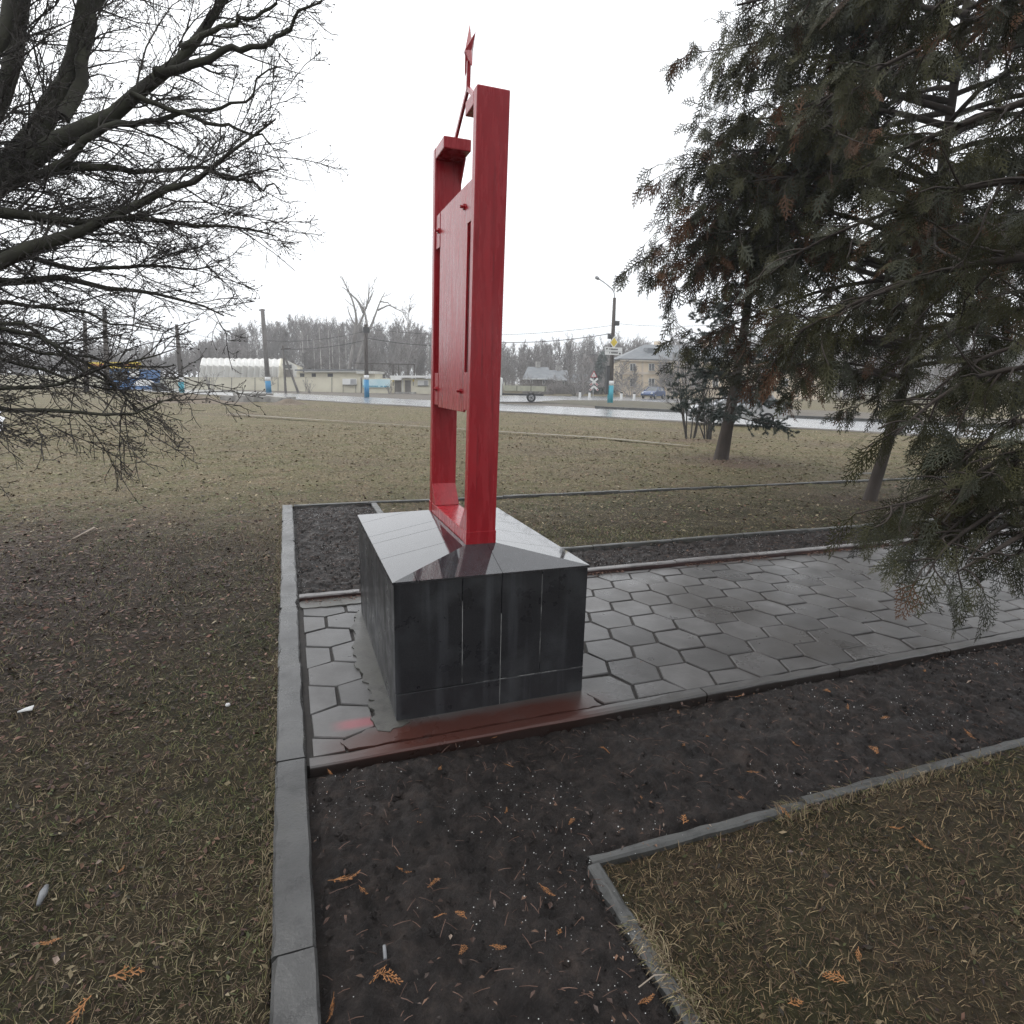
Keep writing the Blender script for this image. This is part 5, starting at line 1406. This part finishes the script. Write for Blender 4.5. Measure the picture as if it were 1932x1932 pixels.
# distinct birches
bmesh_src = None
for k, (x, yt) in enumerate(((484, 640), (566, 630), (570.5, 625), (581, 632), (591, 640), (603, 618), (620, 622), (626, 630), (638, 622), (652, 640), (808, 640))):
    v_ = 98+4*rng.random(); top_ = V(x, yt, v_); h = top_[2]
    if bmesh_src is None or k in (4, 7):
        P_, R__, A1, A2, A3 = far_tree_parts(10, .12, 1.8, .25, .025, .6, .022)
        t_ = empty('birch_tree', (0, 0, 0)); MB().tube(P_, np.maximum(R__, .03), 6).build('trunk', m_birch, t_, smooth=True)
        c_ = MB()
        for a, ra in (A1, A2, A3): c_.tubes(a, ra, 3)
        c_.build('crown', m_far, t_); bmesh_src = t_
    else: t_ = copy_tree(bmesh_src)
    t_.location = (top_[0], top_[1], 0); t_.scale = (h/10,)*3; t_.rotation_euler = (0, 0, rng.uniform(0, 6))
    tag(t_, 'slender pale-trunked birch at the front of the grey wood', 'tree', 'birches in front of the wood')
# two tall forked poplars
def poplar(stems, label):
    base = stems[0][0]
    e = empty('poplar_tree', base*[1, 1, 0]); tag(e, label, 'tree')
    mb = MB(); Ps = []; Rs = []
    for pts, r0_, r1_ in [(s[0:-2], s[-2], s[-1]) for s in stems]:
        P_, R__ = resample(np.array(pts), np.linspace(r0_, r1_, len(pts)), 14); P_ = P_+np.cumsum(rng.normal(0, .03, P_.shape), 0); mb.tube(P_, R__, 8); Ps.append(P_); Rs.append(R__)
    loc(mb, e).build('trunk', m_farpale, e, smooth=True)
    Ps = np.array(Ps); Rs = np.array(Rs)
    a, ra = grow(Ps, Rs, .55, .35, (25, 50), .28, 5, (0, 0, .4), .3, .4, .03, .5, 2.4)
    b_, rb = grow(a, ra, 1.4, .2, (25, 55), .45, 4, (0, 0, .2), .3, .6, .02, .3, 1.2)
    c_ = MB().tubes(a, ra, 4).tubes(b_, rb, 3); loc(c_, e).build('crown', m_far, e)
PV = 92
def pv(x, y): return V(x, y, PV)
def z0(p): return np.array([p[0], p[1], 0.])
poplar([[z0(pv(656, 735)), pv(658, 697), pv(666, 655), pv(674, 620), pv(681, 598), pv(690, 583), pv(696, 545), pv(693, 528), .31, .04],
        [pv(667, 650), pv(672, 620), pv(674, 600), pv(665, 565), pv(655, 545), pv(645, 523), .24, .04],
        [pv(686, 590), pv(678, 572), pv(668, 560), pv(658, 550), pv(646, 540), .2, .05],
        [pv(672, 617), pv(662, 600), pv(656, 580), .14, .04],
        [pv(690, 583), pv(700, 560), pv(706, 545), .12, .04]], 'tall pale forked poplar left of the dark banner pole, its crown topped by upright stubs')
poplar([[z0(pv(668, 735)), pv(672, 697), pv(684, 655), pv(695, 625), pv(704, 610), pv(713, 585), pv(716, 568), pv(728, 552), .28, .04],
        [pv(713, 585), pv(722, 580), pv(735, 575), pv(752, 585), pv(760, 590), .14, .03],
        [pv(695, 625), pv(690, 605), pv(688, 590), pv(682, 575), .22, .05],
        [pv(716, 568), pv(730, 570), pv(738, 577), .10, .03]], 'leaning poplar with a broken arching branch, right behind the forked poplar')
# rounder grey trees by the wooden houses and a far dark fir
def fartree(x, yt, v_, label, w=.45):
    top_ = V(x, yt, v_); h = top_[2]
    P_, R__, A1, A2, A3 = far_tree_parts(h, .2, 2.4, w, .02, .35, .03)
    e = empty('bare_tree', (top_[0], top_[1], 0)); tag(e, label, 'tree')
    MB().tube(P_, np.maximum(R__, .04), 6).build('trunk', m_far, e, smooth=True); c_ = MB()
    for a, ra in (A1, A2, A3): c_.tubes(a, ra, 3)
    c_.build('crown', m_far, e)
fartree(1102, 668, 88, 'dark bare tree among the old wooden houses left of the crossing sign')
fartree(770, 588, 105, 'tall bare tree with a broad crown above the steel gantry', .4)
fartree(752, 606, 110, 'bare tree behind the steel gantry, left of the broad-crowned one', .35)
fartree(1284, 640, 92, 'bare tree in front of the right part of the peach house', .4)
fartree(1075, 645, 112, 'bare tree behind the grey roofs, nearest the lamp pole', .4)
fartree(1690, 560, 60, 'bare tree across the road seen through the thuja', .45)
e = empty('fir_tree', V(1135, 735, 104)*[1, 1, 0]); tag(e, 'dark far fir tree just left of the lamp pole', 'tree')
h = V(1136, 660, 104)[2]
MB().tube([(0, 0, 0), (0, 0, h)], [.25, .03], 6).build('trunk', m_far, e)
cm = MB(); nF = 1500; z = h*(1-rng.random(nF)**.6*.93); az = rng.random(nF)*2*PI; rr = (h-z)*.27*rng.random(nF)**.4+.1
p = np.stack([rr*np.cos(az), rr*np.sin(az), z], 1); d_ = np.stack([np.cos(az), np.sin(az), -.55+0*az], 1)
fronds(cm, coarse_u, p, d_, rng.uniform(.5, .9, nF), rng.uniform(.1, .5, nF), np.tile([[.05, .07, .06]], (nF, 1))*rng.uniform(.7, 1.2, (nF, 1)))
cm.build('crown', m_spruce, e)

# ------------------------------------------------------------------ GRASS, LITTER, SPRIGS
def lawn_mask(x, y):
    return ~is_paved_zone(x, y)
gm = MB()
pal = np.array([[.42, .34, .21], [.26, .195, .115], [.115, .075, .045], [.18, .17, .066], [.115, .145, .046]])
bands = ((.75, 1.6, 15000, .034, .0011), (1.6, 2.6, 10000, .036, .0013), (2.6, 4.2, 5200, .038, .0018), (4.2, 7.5, 2200, .045, .0026), (7.5, 13, 900, .050, .0042), (13, 24, 240, .065, .008), (24, 42, 50, .09, .014))
nbl = 0
for d0, d1, den, ln, wd in bands:
    A0, A1_ = math.radians(-38), math.radians(76)
    n = int(den*(A1_-A0)/2*(d1*d1-d0*d0))
    r = np.sqrt(rng.uniform(d0*d0, d1*d1, n)); az = rng.uniform(A0, A1_, n)
    x, y = r*np.sin(az), r*np.cos(az)
    thin = .35+.9*fbm(x*1.1, y*1.1, 61, 4)
    under = np.clip(1-np.hypot(x+2.6, y-5.4)/3.6, 0, 1)*.75
    under = np.maximum(under, np.clip(1.2-np.hypot(x-9.9, y-11.7)/2.2, 0, 1)*.9)
    keep = lawn_mask(x, y) & (rng.random(n) < thin*(1-under))
    off = np.abs((np.stack([x, y], 1)@rn)/S); keep &= (off < r0-1) | (off > r1+1)
    x, y = x[keep], y[keep]; n = len(x)
    if n == 0: continue
    L_ = ln*rng.uniform(.45, 1.5, n); a = rng.uniform(0, 2*PI, n); el = np.radians(rng.uniform(6, 58, n) if d0 < 7 else rng.uniform(3, 24, n))
    d_ = np.stack([np.cos(a)*np.cos(el), np.sin(a)*np.cos(el), np.sin(el)], 1)
    sd_ = np.stack([-np.sin(a), np.cos(a), np.zeros(n)], 1)
    z = LAWNZ+.026*(fbm(x*2.6, y*2.6, 3, 5)-.5)*2
    z = np.where(np.hypot(x, y) > 16, LAWNZ-.03, z)
    p0 = np.stack([x, y, z-.004], 1)
    p1_ = p0+d_*L_[:, None]*.5; d2_ = d_+np.array([0, 0, -.30])+rng.normal(0, .16, (n, 3)); d2_ /= np.linalg.norm(d2_, axis=1)[:, None]
    p2_ = p1_+d2_*L_[:, None]*.5; p2_[:, 2] = np.maximum(p2_[:, 2], z+.003)
    w = (wd*rng.uniform(.6, 1.3, n))[:, None]
    v_ = np.stack([p0-sd_*w, p0+sd_*w, p1_+sd_*w*.8, p1_-sd_*w*.8, p2_+sd_*w*.2, p2_-sd_*w*.2], 1)
    g_ = fbm(x*.55, y*.55, 71, 4)+rng.normal(0, .10, n)
    g_ = g_-.06*np.clip((y-8)/6, 0, 1)
    ci = np.where(g_ > .55, rng.choice([3, 4, 1, 3], n), np.where(g_ > .46, rng.choice([0, 1, 3, 2], n), rng.choice([0, 1, 2, 2], n)))
    c_ = pal[ci]*rng.uniform(.6, 1.3, (n, 1))
    if d0 > 7: c_ = .45*c_+.55*np.array([.23, .185, .108])*rng.uniform(.7, 1.35, (n, 1))
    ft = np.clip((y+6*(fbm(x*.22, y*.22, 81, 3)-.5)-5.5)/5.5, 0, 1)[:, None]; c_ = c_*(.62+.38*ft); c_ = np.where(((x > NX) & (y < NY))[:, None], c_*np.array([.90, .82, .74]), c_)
    b_ = (np.arange(n)*6)[:, None]
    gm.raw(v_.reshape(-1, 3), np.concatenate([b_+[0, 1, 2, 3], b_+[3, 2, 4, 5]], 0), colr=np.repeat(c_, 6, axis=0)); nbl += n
def edge_tufts(x0, y0, x1, y1, nx_, ny_, n, ln):
    t = rng.random(n); w = rng.normal(0, .018, n)
    keep = fbm(t*9, t*0, 33, 3) > .42
    t, w = t[keep], w[keep]; n = len(t)
    x, y = x0+(x1-x0)*t+nx_*(w-.012), y0+(y1-y0)*t+ny_*(w-.012)
    a = math.atan2(ny_, nx_)+rng.normal(0, .9, n); el = np.radians(rng.uniform(15, 60, n)); L_ = ln*rng.uniform(.5, 1.5, n)
    d_ = np.stack([np.cos(a)*np.cos(el), np.sin(a)*np.cos(el), np.sin(el)], 1); sd_ = np.stack([-np.sin(a), np.cos(a), np.zeros(n)], 1)
    p0 = np.stack([x, y, np.full(n, LAWNZ-.004)], 1); p1_ = p0+d_*L_[:, None]*.55; p2_ = p1_+(d_+[0, 0, -.8])*L_[:, None]*.45
    wd_ = .0012
    v_ = np.stack([p0-sd_*wd_, p0+sd_*wd_, p1_+sd_*wd_, p1_-sd_*wd_, p2_+sd_*wd_*.3, p2_-sd_*wd_*.3], 1)
    c_ = pal[rng.choice([0, 1, 1, 2, 3], n)]*rng.uniform(.4, .85, (n, 1)); b_ = (np.arange(n)*6)[:, None]
    gm.raw(v_.reshape(-1, 3), np.concatenate([b_+[0, 1, 2, 3], b_+[3, 2, 4, 5]], 0), colr=np.repeat(c_, 6, axis=0))
edge_tufts(KX0, .4, KX0, KY, 1, 0, 5200, .065)
edge_tufts(NX+.05, NY-.05, 6, NY-.05, 0, 1, 4200, .06)
edge_tufts(NX+.035, NY-.06, NX+.035, .2, -1, 0, 2600, .065)
edge_tufts(MX+.08, MY+.085, 11, MY+.085, 0, -1, 3000, .07)
edge_tufts(KX0, KY+.09, 12, KY+.09, 0, -1, 3000, .07)
o = gm.build('grass', m_grass, kind='stuff'); tag(o, 'short flattened winter grass on the lawns and field', 'grass', kind='stuff')
print('grass blades', nbl)
# dead leaves trodden into the turf and soil
lm = MB(); n = 30000
r = np.sqrt(rng.uniform(.9, 11**2, n)); az = rng.uniform(math.radians(-38), math.radians(76), n); x, y = r*np.sin(az), r*np.cos(az)
wgt = np.where(lawn_mask(x, y), .14+.86*np.clip(1.25-np.hypot(x+2.6, y-5.2)/4.2, 0, 1), .75)*np.clip(fbm(x*1.7, y*1.7, 55, 3)*1.6-.3, .1, 1)*(1-.6*np.clip((y-7)/4, 0, 1))
path_ = (y > PY0-.01) & (y < PY1+.08) & (x > KX0); kerbz = (x > KX0-.01) & (x < KX1+.01)
wgt = np.where(lawn_mask(x, y), wgt, np.clip(fbm(x*2.1, y*2.1, 59, 4)*3.2-1.1, .12, 1)); keep = (rng.random(n) < wgt) & ~(path_ & (rng.random(n) < .975)) & ~kerbz & ~((x > PLX0-.1) & (x < PLX1+.1) & (y > PLY0-.1) & (y < PLY1+.1))
x, y = x[keep], y[keep]; n = len(x); onp = (y > PY0) & (y < PY1) & (x > KX1)
z = np.where(onp, .004, np.where(lawn_mask(x, y), LAWNZ+.022, SOILZ+.022))
a = rng.uniform(0, 2*PI, n); s_ = rng.uniform(.004, .014, n); wr = rng.uniform(.25, .7, n)
ux = np.stack([np.cos(a), np.sin(a), rng.normal(0, .25, n)], 1)*s_[:, None]; uy = np.stack([-np.sin(a), np.cos(a), rng.normal(0, .35, n)], 1)*(s_*wr)[:, None]
c0 = np.stack([x, y, z], 1); cu = np.stack([np.zeros(n), np.zeros(n), s_*.35], 1)
v_ = np.stack([c0-ux, c0-uy+cu, c0+ux, c0+uy+cu], 1)
c_ = np.array([[.15, .085, .055], [.075, .044, .034], [.26, .20, .16], [.035, .024, .020], [.12, .09, .078]])[rng.choice(5, n, p=[.22, .35, .03, .32, .08])]*rng.uniform(.7, 1.3, (n, 1))
lm.raw(v_.reshape(-1, 3), (np.arange(n)*4)[:, None]+np.arange(4), colr=np.repeat(c_, 4, axis=0))
# matted straw and leaf scraps pressed flat on the lawns
n = 420000; r = np.sqrt(rng.uniform(.8, 1, n)*0+rng.random(n)**1.25*(24**2-.7)+.7); az = rng.uniform(math.radians(-38), math.radians(76), n); x, y = r*np.sin(az), r*np.cos(az)
un = np.clip(1.3-np.hypot(x+2.6, y-5.2)/3.8, 0, 1)
keep = lawn_mask(x, y) & (rng.random(n) < (.35+.65*np.clip(fbm(x*2.4, y*2.4, 57, 4)*2.2-.6, 0, 1))*np.clip(1.15-np.hypot(x, y)/24, 0, 1)); off = (np.stack([x, y], 1)@rn)/S; keep &= off < r0-1.2
x, y, r, un = x[keep], y[keep], r[keep], un[keep]; n = len(x)
g_ = .45+.20*np.minimum(r, 3)+.12*np.maximum(r-3, 0)
ln_ = rng.uniform(.006, .019, n)*g_; wd_ = ln_*np.where(rng.random(n) < .35+.5*un, rng.uniform(.22, .5, n), rng.uniform(.06, .15, n))
a = rng.uniform(0, 2*PI, n)
ux = np.stack([np.cos(a), np.sin(a), rng.normal(0, .22, n)], 1)*ln_[:, None]; uy = np.stack([-np.sin(a), np.cos(a), rng.normal(0, .45, n)], 1)*wd_[:, None]
z = LAWNZ+.026*(fbm(x*2.6, y*2.6, 3, 5)-.5)*2+.004+.008*rng.random(n)
c0 = np.stack([x, y, z], 1)
v_ = np.stack([c0-ux, c0-uy-ux*.15, c0+ux, c0+uy+ux*.2], 1)
brown = np.array([[.030, .020, .017], [.075, .048, .038], [.145, .098, .076], [.25, .185, .15], [.055, .034, .026]])
straw = np.array([[.042, .034, .018], [.120, .092, .050], [.25, .20, .115], [.40, .33, .21], [.105, .125, .042]])
isb = rng.random(n) < .25+.75*un
c_ = np.where(isb[:, None], np.array([1.22, .92, .84])*brown[rng.choice(5, n, p=[.30, .30, .20, .06, .14])], straw[rng.choice(5, n, p=[.24, .23, .18, .08, .27])])*rng.uniform(.7, 1.25, (n, 1))
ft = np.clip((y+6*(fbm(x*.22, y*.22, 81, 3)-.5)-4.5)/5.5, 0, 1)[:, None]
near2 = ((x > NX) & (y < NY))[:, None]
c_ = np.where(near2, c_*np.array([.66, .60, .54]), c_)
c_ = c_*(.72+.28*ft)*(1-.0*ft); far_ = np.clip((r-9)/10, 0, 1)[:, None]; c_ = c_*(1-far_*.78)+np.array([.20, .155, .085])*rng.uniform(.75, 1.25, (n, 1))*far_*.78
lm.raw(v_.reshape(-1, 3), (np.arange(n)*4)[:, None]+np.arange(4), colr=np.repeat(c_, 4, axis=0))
print('scraps', n)
n = 2600; x = rng.uniform(.05, 7.5, n); y = PY1-.008-np.abs(rng.normal(0, .05, n)); kp = ~((x > PLX0-.05) & (x < PLX1+.05) & (y < PLY1+.02)) & (fbm(x*1.9, x*0, 29, 3) > .40)
x, y = x[kp], y[kp]; n = len(x); a = rng.uniform(0, 2*PI, n); L_ = rng.uniform(.008, .035, n); w_ = rng.uniform(.0012, .005, n)[:, None]
d_ = np.stack([np.cos(a), np.sin(a), rng.normal(0, .12, n)], 1)*L_[:, None]; e_ = np.stack([-np.sin(a), np.cos(a), rng.normal(0, .4, n)], 1)*w_
p0 = np.stack([x, y, np.full(n, .006)+.004*rng.random(n)], 1); v_ = np.stack([p0-d_*.5, p0-e_, p0+d_*.5, p0+e_], 1)
lm.raw(v_.reshape(-1, 3), (np.arange(n)*4)[:, None]+np.arange(4), colr=np.repeat(np.array([[.13, .07, .05]])*rng.uniform(.3, 1.6, (n, 1)), 4, axis=0))
# fine stalks on the soil
n = 9000; r = np.sqrt(rng.uniform(.8, 9**2, n)); az = rng.uniform(math.radians(-10), math.radians(76), n); x, y = r*np.sin(az), r*np.cos(az)
keep = ~lawn_mask(x, y) & ~((y > PY0-.02) & (y < PY1+.1)) & (x > KX1+.02)
x, y = x[keep], y[keep]; n = len(x); a = rng.uniform(0, 2*PI, n); L_ = rng.uniform(.015, .06, n)
p0 = np.stack([x, y, np.full(n, SOILZ+.022)], 1); d_ = np.stack([np.cos(a), np.sin(a), rng.normal(0, .15, n)], 1)
lm.tubes(np.stack([p0, p0+d_*L_[:, None]*.5+[0, 0, .003], p0+d_*L_[:, None]], 1), np.tile([.0012, .0011, .0007], (n, 1)), 3, colr=np.array([[.17, .10, .075]])*rng.uniform(.3, 1.3, (n, 1)))
o = lm.build('leaf_litter', m_leaf, kind='stuff'); tag(o, 'scattered dead leaves and stalks on turf and soil', 'leaf litter', kind='stuff')
# pale granules strewn on the beds
n = 8000; r = np.sqrt(rng.uniform(.7, 8.5**2, n*3)); az = rng.uniform(math.radians(-12), math.radians(76), n*3); x, y = r*np.sin(az), r*np.cos(az)
cl = vnoise(x*3.3, y*3.3, 91)
keep = ~lawn_mask(x, y) & ~((y > PY0-.01) & (y < PY1+.1)) & (x > KX1+.01) & (rng.random(n*3) < .08+.9*(cl > .66))
x, y = x[keep], y[keep]; n = len(x); rr = rng.uniform(.0008, .0026, n)*rng.uniform(.5, 1.2, n)*(1+.35*np.hypot(x, y)/4)
oc = np.array([(1, 0, 0), (0, 1, 0), (-1, 0, 0), (0, -1, 0), (0, 0, 1), (0, 0, -1)], float)
v_ = np.stack([x, y, np.full(n, SOILZ+.018)+rng.uniform(-.004, .012, n)], 1)[:, None]+oc[None]*rr[:, None, None]
tf = np.array([(0, 1, 4), (1, 2, 4), (2, 3, 4), (3, 0, 4), (1, 0, 5), (2, 1, 5), (3, 2, 5), (0, 3, 5)])
pm = MB().raw(v_.reshape(-1, 3), None, ((np.arange(n)*6)[:, None, None]+tf[None]).reshape(-1, 3))
o = pm.build('granules', m_pellet, kind='stuff'); tag(o, 'tiny white granules strewn over the soil beds', 'granules', kind='stuff')
print('granules', n)
# loose crumbs of soil
n = 34000; r = np.sqrt(rng.uniform(.7, 9**2, n)); az = rng.uniform(math.radians(-12), math.radians(76), n); x, y = r*np.sin(az), r*np.cos(az)
keep = ~lawn_mask(x, y) & ~((y > PY0-.01) & (y < PY1+.1)) & (x > KX1+.015) & (rng.random(n) < .2+1.0*vnoise(x*2.6, y*2.6, 95))
x, y = x[keep], y[keep]; n = len(x); rr = np.minimum(.022, rng.lognormal(math.log(.0055), .5, n))
v_ = np.stack([x, y, np.full(n, SOILZ+.010)+rng.uniform(-.006, .008, n)], 1)[:, None]+oc[None]*rr[:, None, None]*rng.uniform(.55, 1.3, (n, 6, 1))
o = MB().raw(v_.reshape(-1, 3), None, ((np.arange(n)*6)[:, None, None]+tf[None]).reshape(-1, 3)).build('soil_crumbs', m_soil, kind='stuff'); tag(o, 'loose dark crumbs of soil on the beds', 'soil crumbs', kind='stuff')
# orange dead thuja sprigs
units = [frond_unit(9, 3, .020), frond_unit(7, 2, .026), frond_unit(10, 2, .022)]
smesh = []
for k, u_ in enumerate(units):
    x_, y_ = u_[:, 0], u_[:, 1]*(.55 if k == 2 else .8)
    v_ = np.stack([x_-.5, y_, .10*np.sin(x_*4+k)+.05*rng.random(len(x_))], 1)
    me = MB().raw(v_, np.arange(len(v_)).reshape(-1, 4)).mesh('sprig'); me.materials.append(m_orange); smesh.append(me)
def sprig(px, py, size, rot, k=0, label=None, z=None):
    c_ = G(px, py, SOILZ+.03); o = bpy.data.objects.new('fallen_sprig', smesh[k]); col.objects.link(o)
    o.location = (c_[0], c_[1], (SOILZ+.018) if z is None else z); o.rotation_euler = (rng.normal(0, .2), rng.normal(0, .2), rot); o.scale = (size*rng.uniform(.8, 1.2), size*rng.uniform(.45, 1.1)*rng.choice([-1, 1]), size)
    tag(o, label or 'small orange dead thuja sprig lying on the dark soil', 'sprig', 'small orange sprigs on the soil' if not label else None)
sprig(737, 1840, .085, -.9, 0, 'largest orange sprig, right fork beside the grey paper stub on the soil')
sprig(713, 1832, .06, 3.7, 1, 'orange sprig forking left beside the grey paper stub on the soil')
sprig(797, 1544, .085, -.6, 0, 'bright orange sprig on the soil well below the plinth front')
sprig(1140, 1411, .08, -.4, 0, 'bright orange sprig on the soil near the right end of the plinth front')
sprig(650, 1650, .10, .05, 2, 'long thin orange twig lying level near the long kerb')
for px, py, sz in ((622, 1452, .05), (640, 1466, .045), (619, 1485, .05), (685, 1674, .055), (762, 1636, .06), (830, 1722, .06), (870, 1720, .05), (830, 1445, .05), (935, 1385, .05), (955, 1525, .06), (1032, 1674, .06), (1055, 1752, .05), (940, 1780, .05), (875, 1786, .045), (625, 1895, .09), (1220, 1880, .06), (820, 1660, .05), (1290, 1401, .06), (1335, 1384, .07), (1210, 1500, .05), (1420, 1452, .06), (1395, 1310, .06), (1398, 1500, .06), (1500, 1398, .06), (1600, 1330, .06), (1670, 1350, .05), (1745, 1262, .06), (1830, 1381, .07), (1880, 1250, .06), (1650, 1410, .07), (960, 1440, .05), (1080, 1545, .05), (720, 1410, .04), (1280, 1340, .05), (1560, 1300, .05)):
    sprig(px, py, sz*rng.uniform(.85, 1.1), rng.uniform(0, 6.28), rng.integers(3))
for px, py, sz in ((240, 1835, .09), (150, 1905, .07), (95, 1775, .06), (228, 1640, .04), (1690, 1560, .06), (1740, 1590, .07), (1575, 1845, .07), (1500, 1890, .06), (1290, 1545, .07), (1480, 1530, .06), (1620, 1800, .05)):
    c_ = G(px, py, LAWNZ+.03); o = bpy.data.objects.new('fallen_sprig', smesh[rng.integers(3)]); col.objects.link(o)
    o.location = (c_[0], c_[1], LAWNZ+.028); o.rotation_euler = (rng.normal(0, .2), rng.normal(0, .2), rng.uniform(0, 6.28)); o.scale = (sz,)*3
    tag(o, 'small orange dead thuja sprig caught in the short grass', 'sprig', 'small orange sprigs in the grass')
# odds and ends
c_ = G(727, 1798, SOILZ+.02); o = MB().tube([c_+[-.003, -.022, 0], c_+[.0, .022, .004]], .0055, 8).build('paper_stub', m_stub); tag(o, 'small grey paper stub lying on the soil at the forked orange sprig', 'stub')
c_ = G(52, 1340, LAWNZ+.02); o = MB().prism([c_+[-.04, -.012, 0], c_+[.022, -.004, 0], c_+[.024, .016, .010], c_+[-.01, .012, .004]], (0, .002, .006)).build('paper_scrap', m_white); tag(o, 'white folded paper scrap on the left lawn', 'litter')
c_ = G(430, 1331, LAWNZ+.02)
th_ = np.linspace(0, 2*PI, 9)[:-1]
o = MB().tube([c_+[-.012, 0, .002], c_+[-.006, 0, .004], c_+[.006, 0, .004], c_+[.012, 0, .002]], [.004, .010, .010, .004], 8).build('pebble', m_white, smooth=True); tag(o, 'white pebble in the grass left of the long kerb', 'pebble')
a, b_ = G(137, 1017, LAWNZ+.03), G(178, 996, LAWNZ+.04); P_, R__ = resample([a, a+(b_-a)*.4+[.02, 0, .01], a+(b_-a)*.75, b_], [.008, .010, .012, .013], 8)
o = MB().tube(P_, R__, 7).build('fallen_stick', m_stick, smooth=True); tag(o, 'pale crooked stick lying on the leaf-strewn lawn under the bare tree', 'stick')
c_ = G(80, 1690, LAWNZ+.02); o = MB().tube([c_+[0, -.04, 0], c_+[.004, 0, .01], c_+[0, .04, .002]], [.006, .013, .007], 8).build('grey_stone', m_stub, smooth=True); tag(o, 'small grey elongated stone in the grass at lower left', 'stone')
a, b_ = G(1205, 1863, SOILZ+.02), G(1262, 1838, LAWNZ+.05); o = MB().tube([a, (a+b_)/2+[0, 0, .02], b_], [.002, .002, .001], 5).build('grass_stalk', m_stick); tag(o, 'pale stalk hanging over the thin kerb of the near lawn', 'stalk')
# bent rod by the far kerb
a = G(1613, 902, .03); P_ = [a+[0, 0, -.05], a+[0, 0, .05], a+[.10, -.01, .09], a+[.5, -.03, .08], a+[.7, -.04, .04]]
o = MB().tube(resample(P_, .012, 14)[0], .018, 6).build('bent_rod', m_rubble, smooth=True); tag(o, 'pale bent rod lying along the far kerb behind the leaning thuja', 'rod')

# ------------------------------------------------------------------ HAZE
m_haze, nt, b = newmat('drizzle_haze'); nt.nodes.remove(b)
pv_ = N(nt, 'ShaderNodeVolumePrincipled'); pv_.inputs['Color'].default_value = (.96, .98, 1, 1); pv_.inputs['Density'].default_value = .0015; pv_.inputs['Anisotropy'].default_value = .0
nt.links.new(pv_.outputs[0], nt.nodes['Material Output'].inputs['Volume'])
o = MB().box((-440, -440, -2), (440, 440, 30)).build('haze', m_haze, kind='stuff'); tag(o, 'thin grey drizzle haze over the whole place', 'haze', kind='stuff')
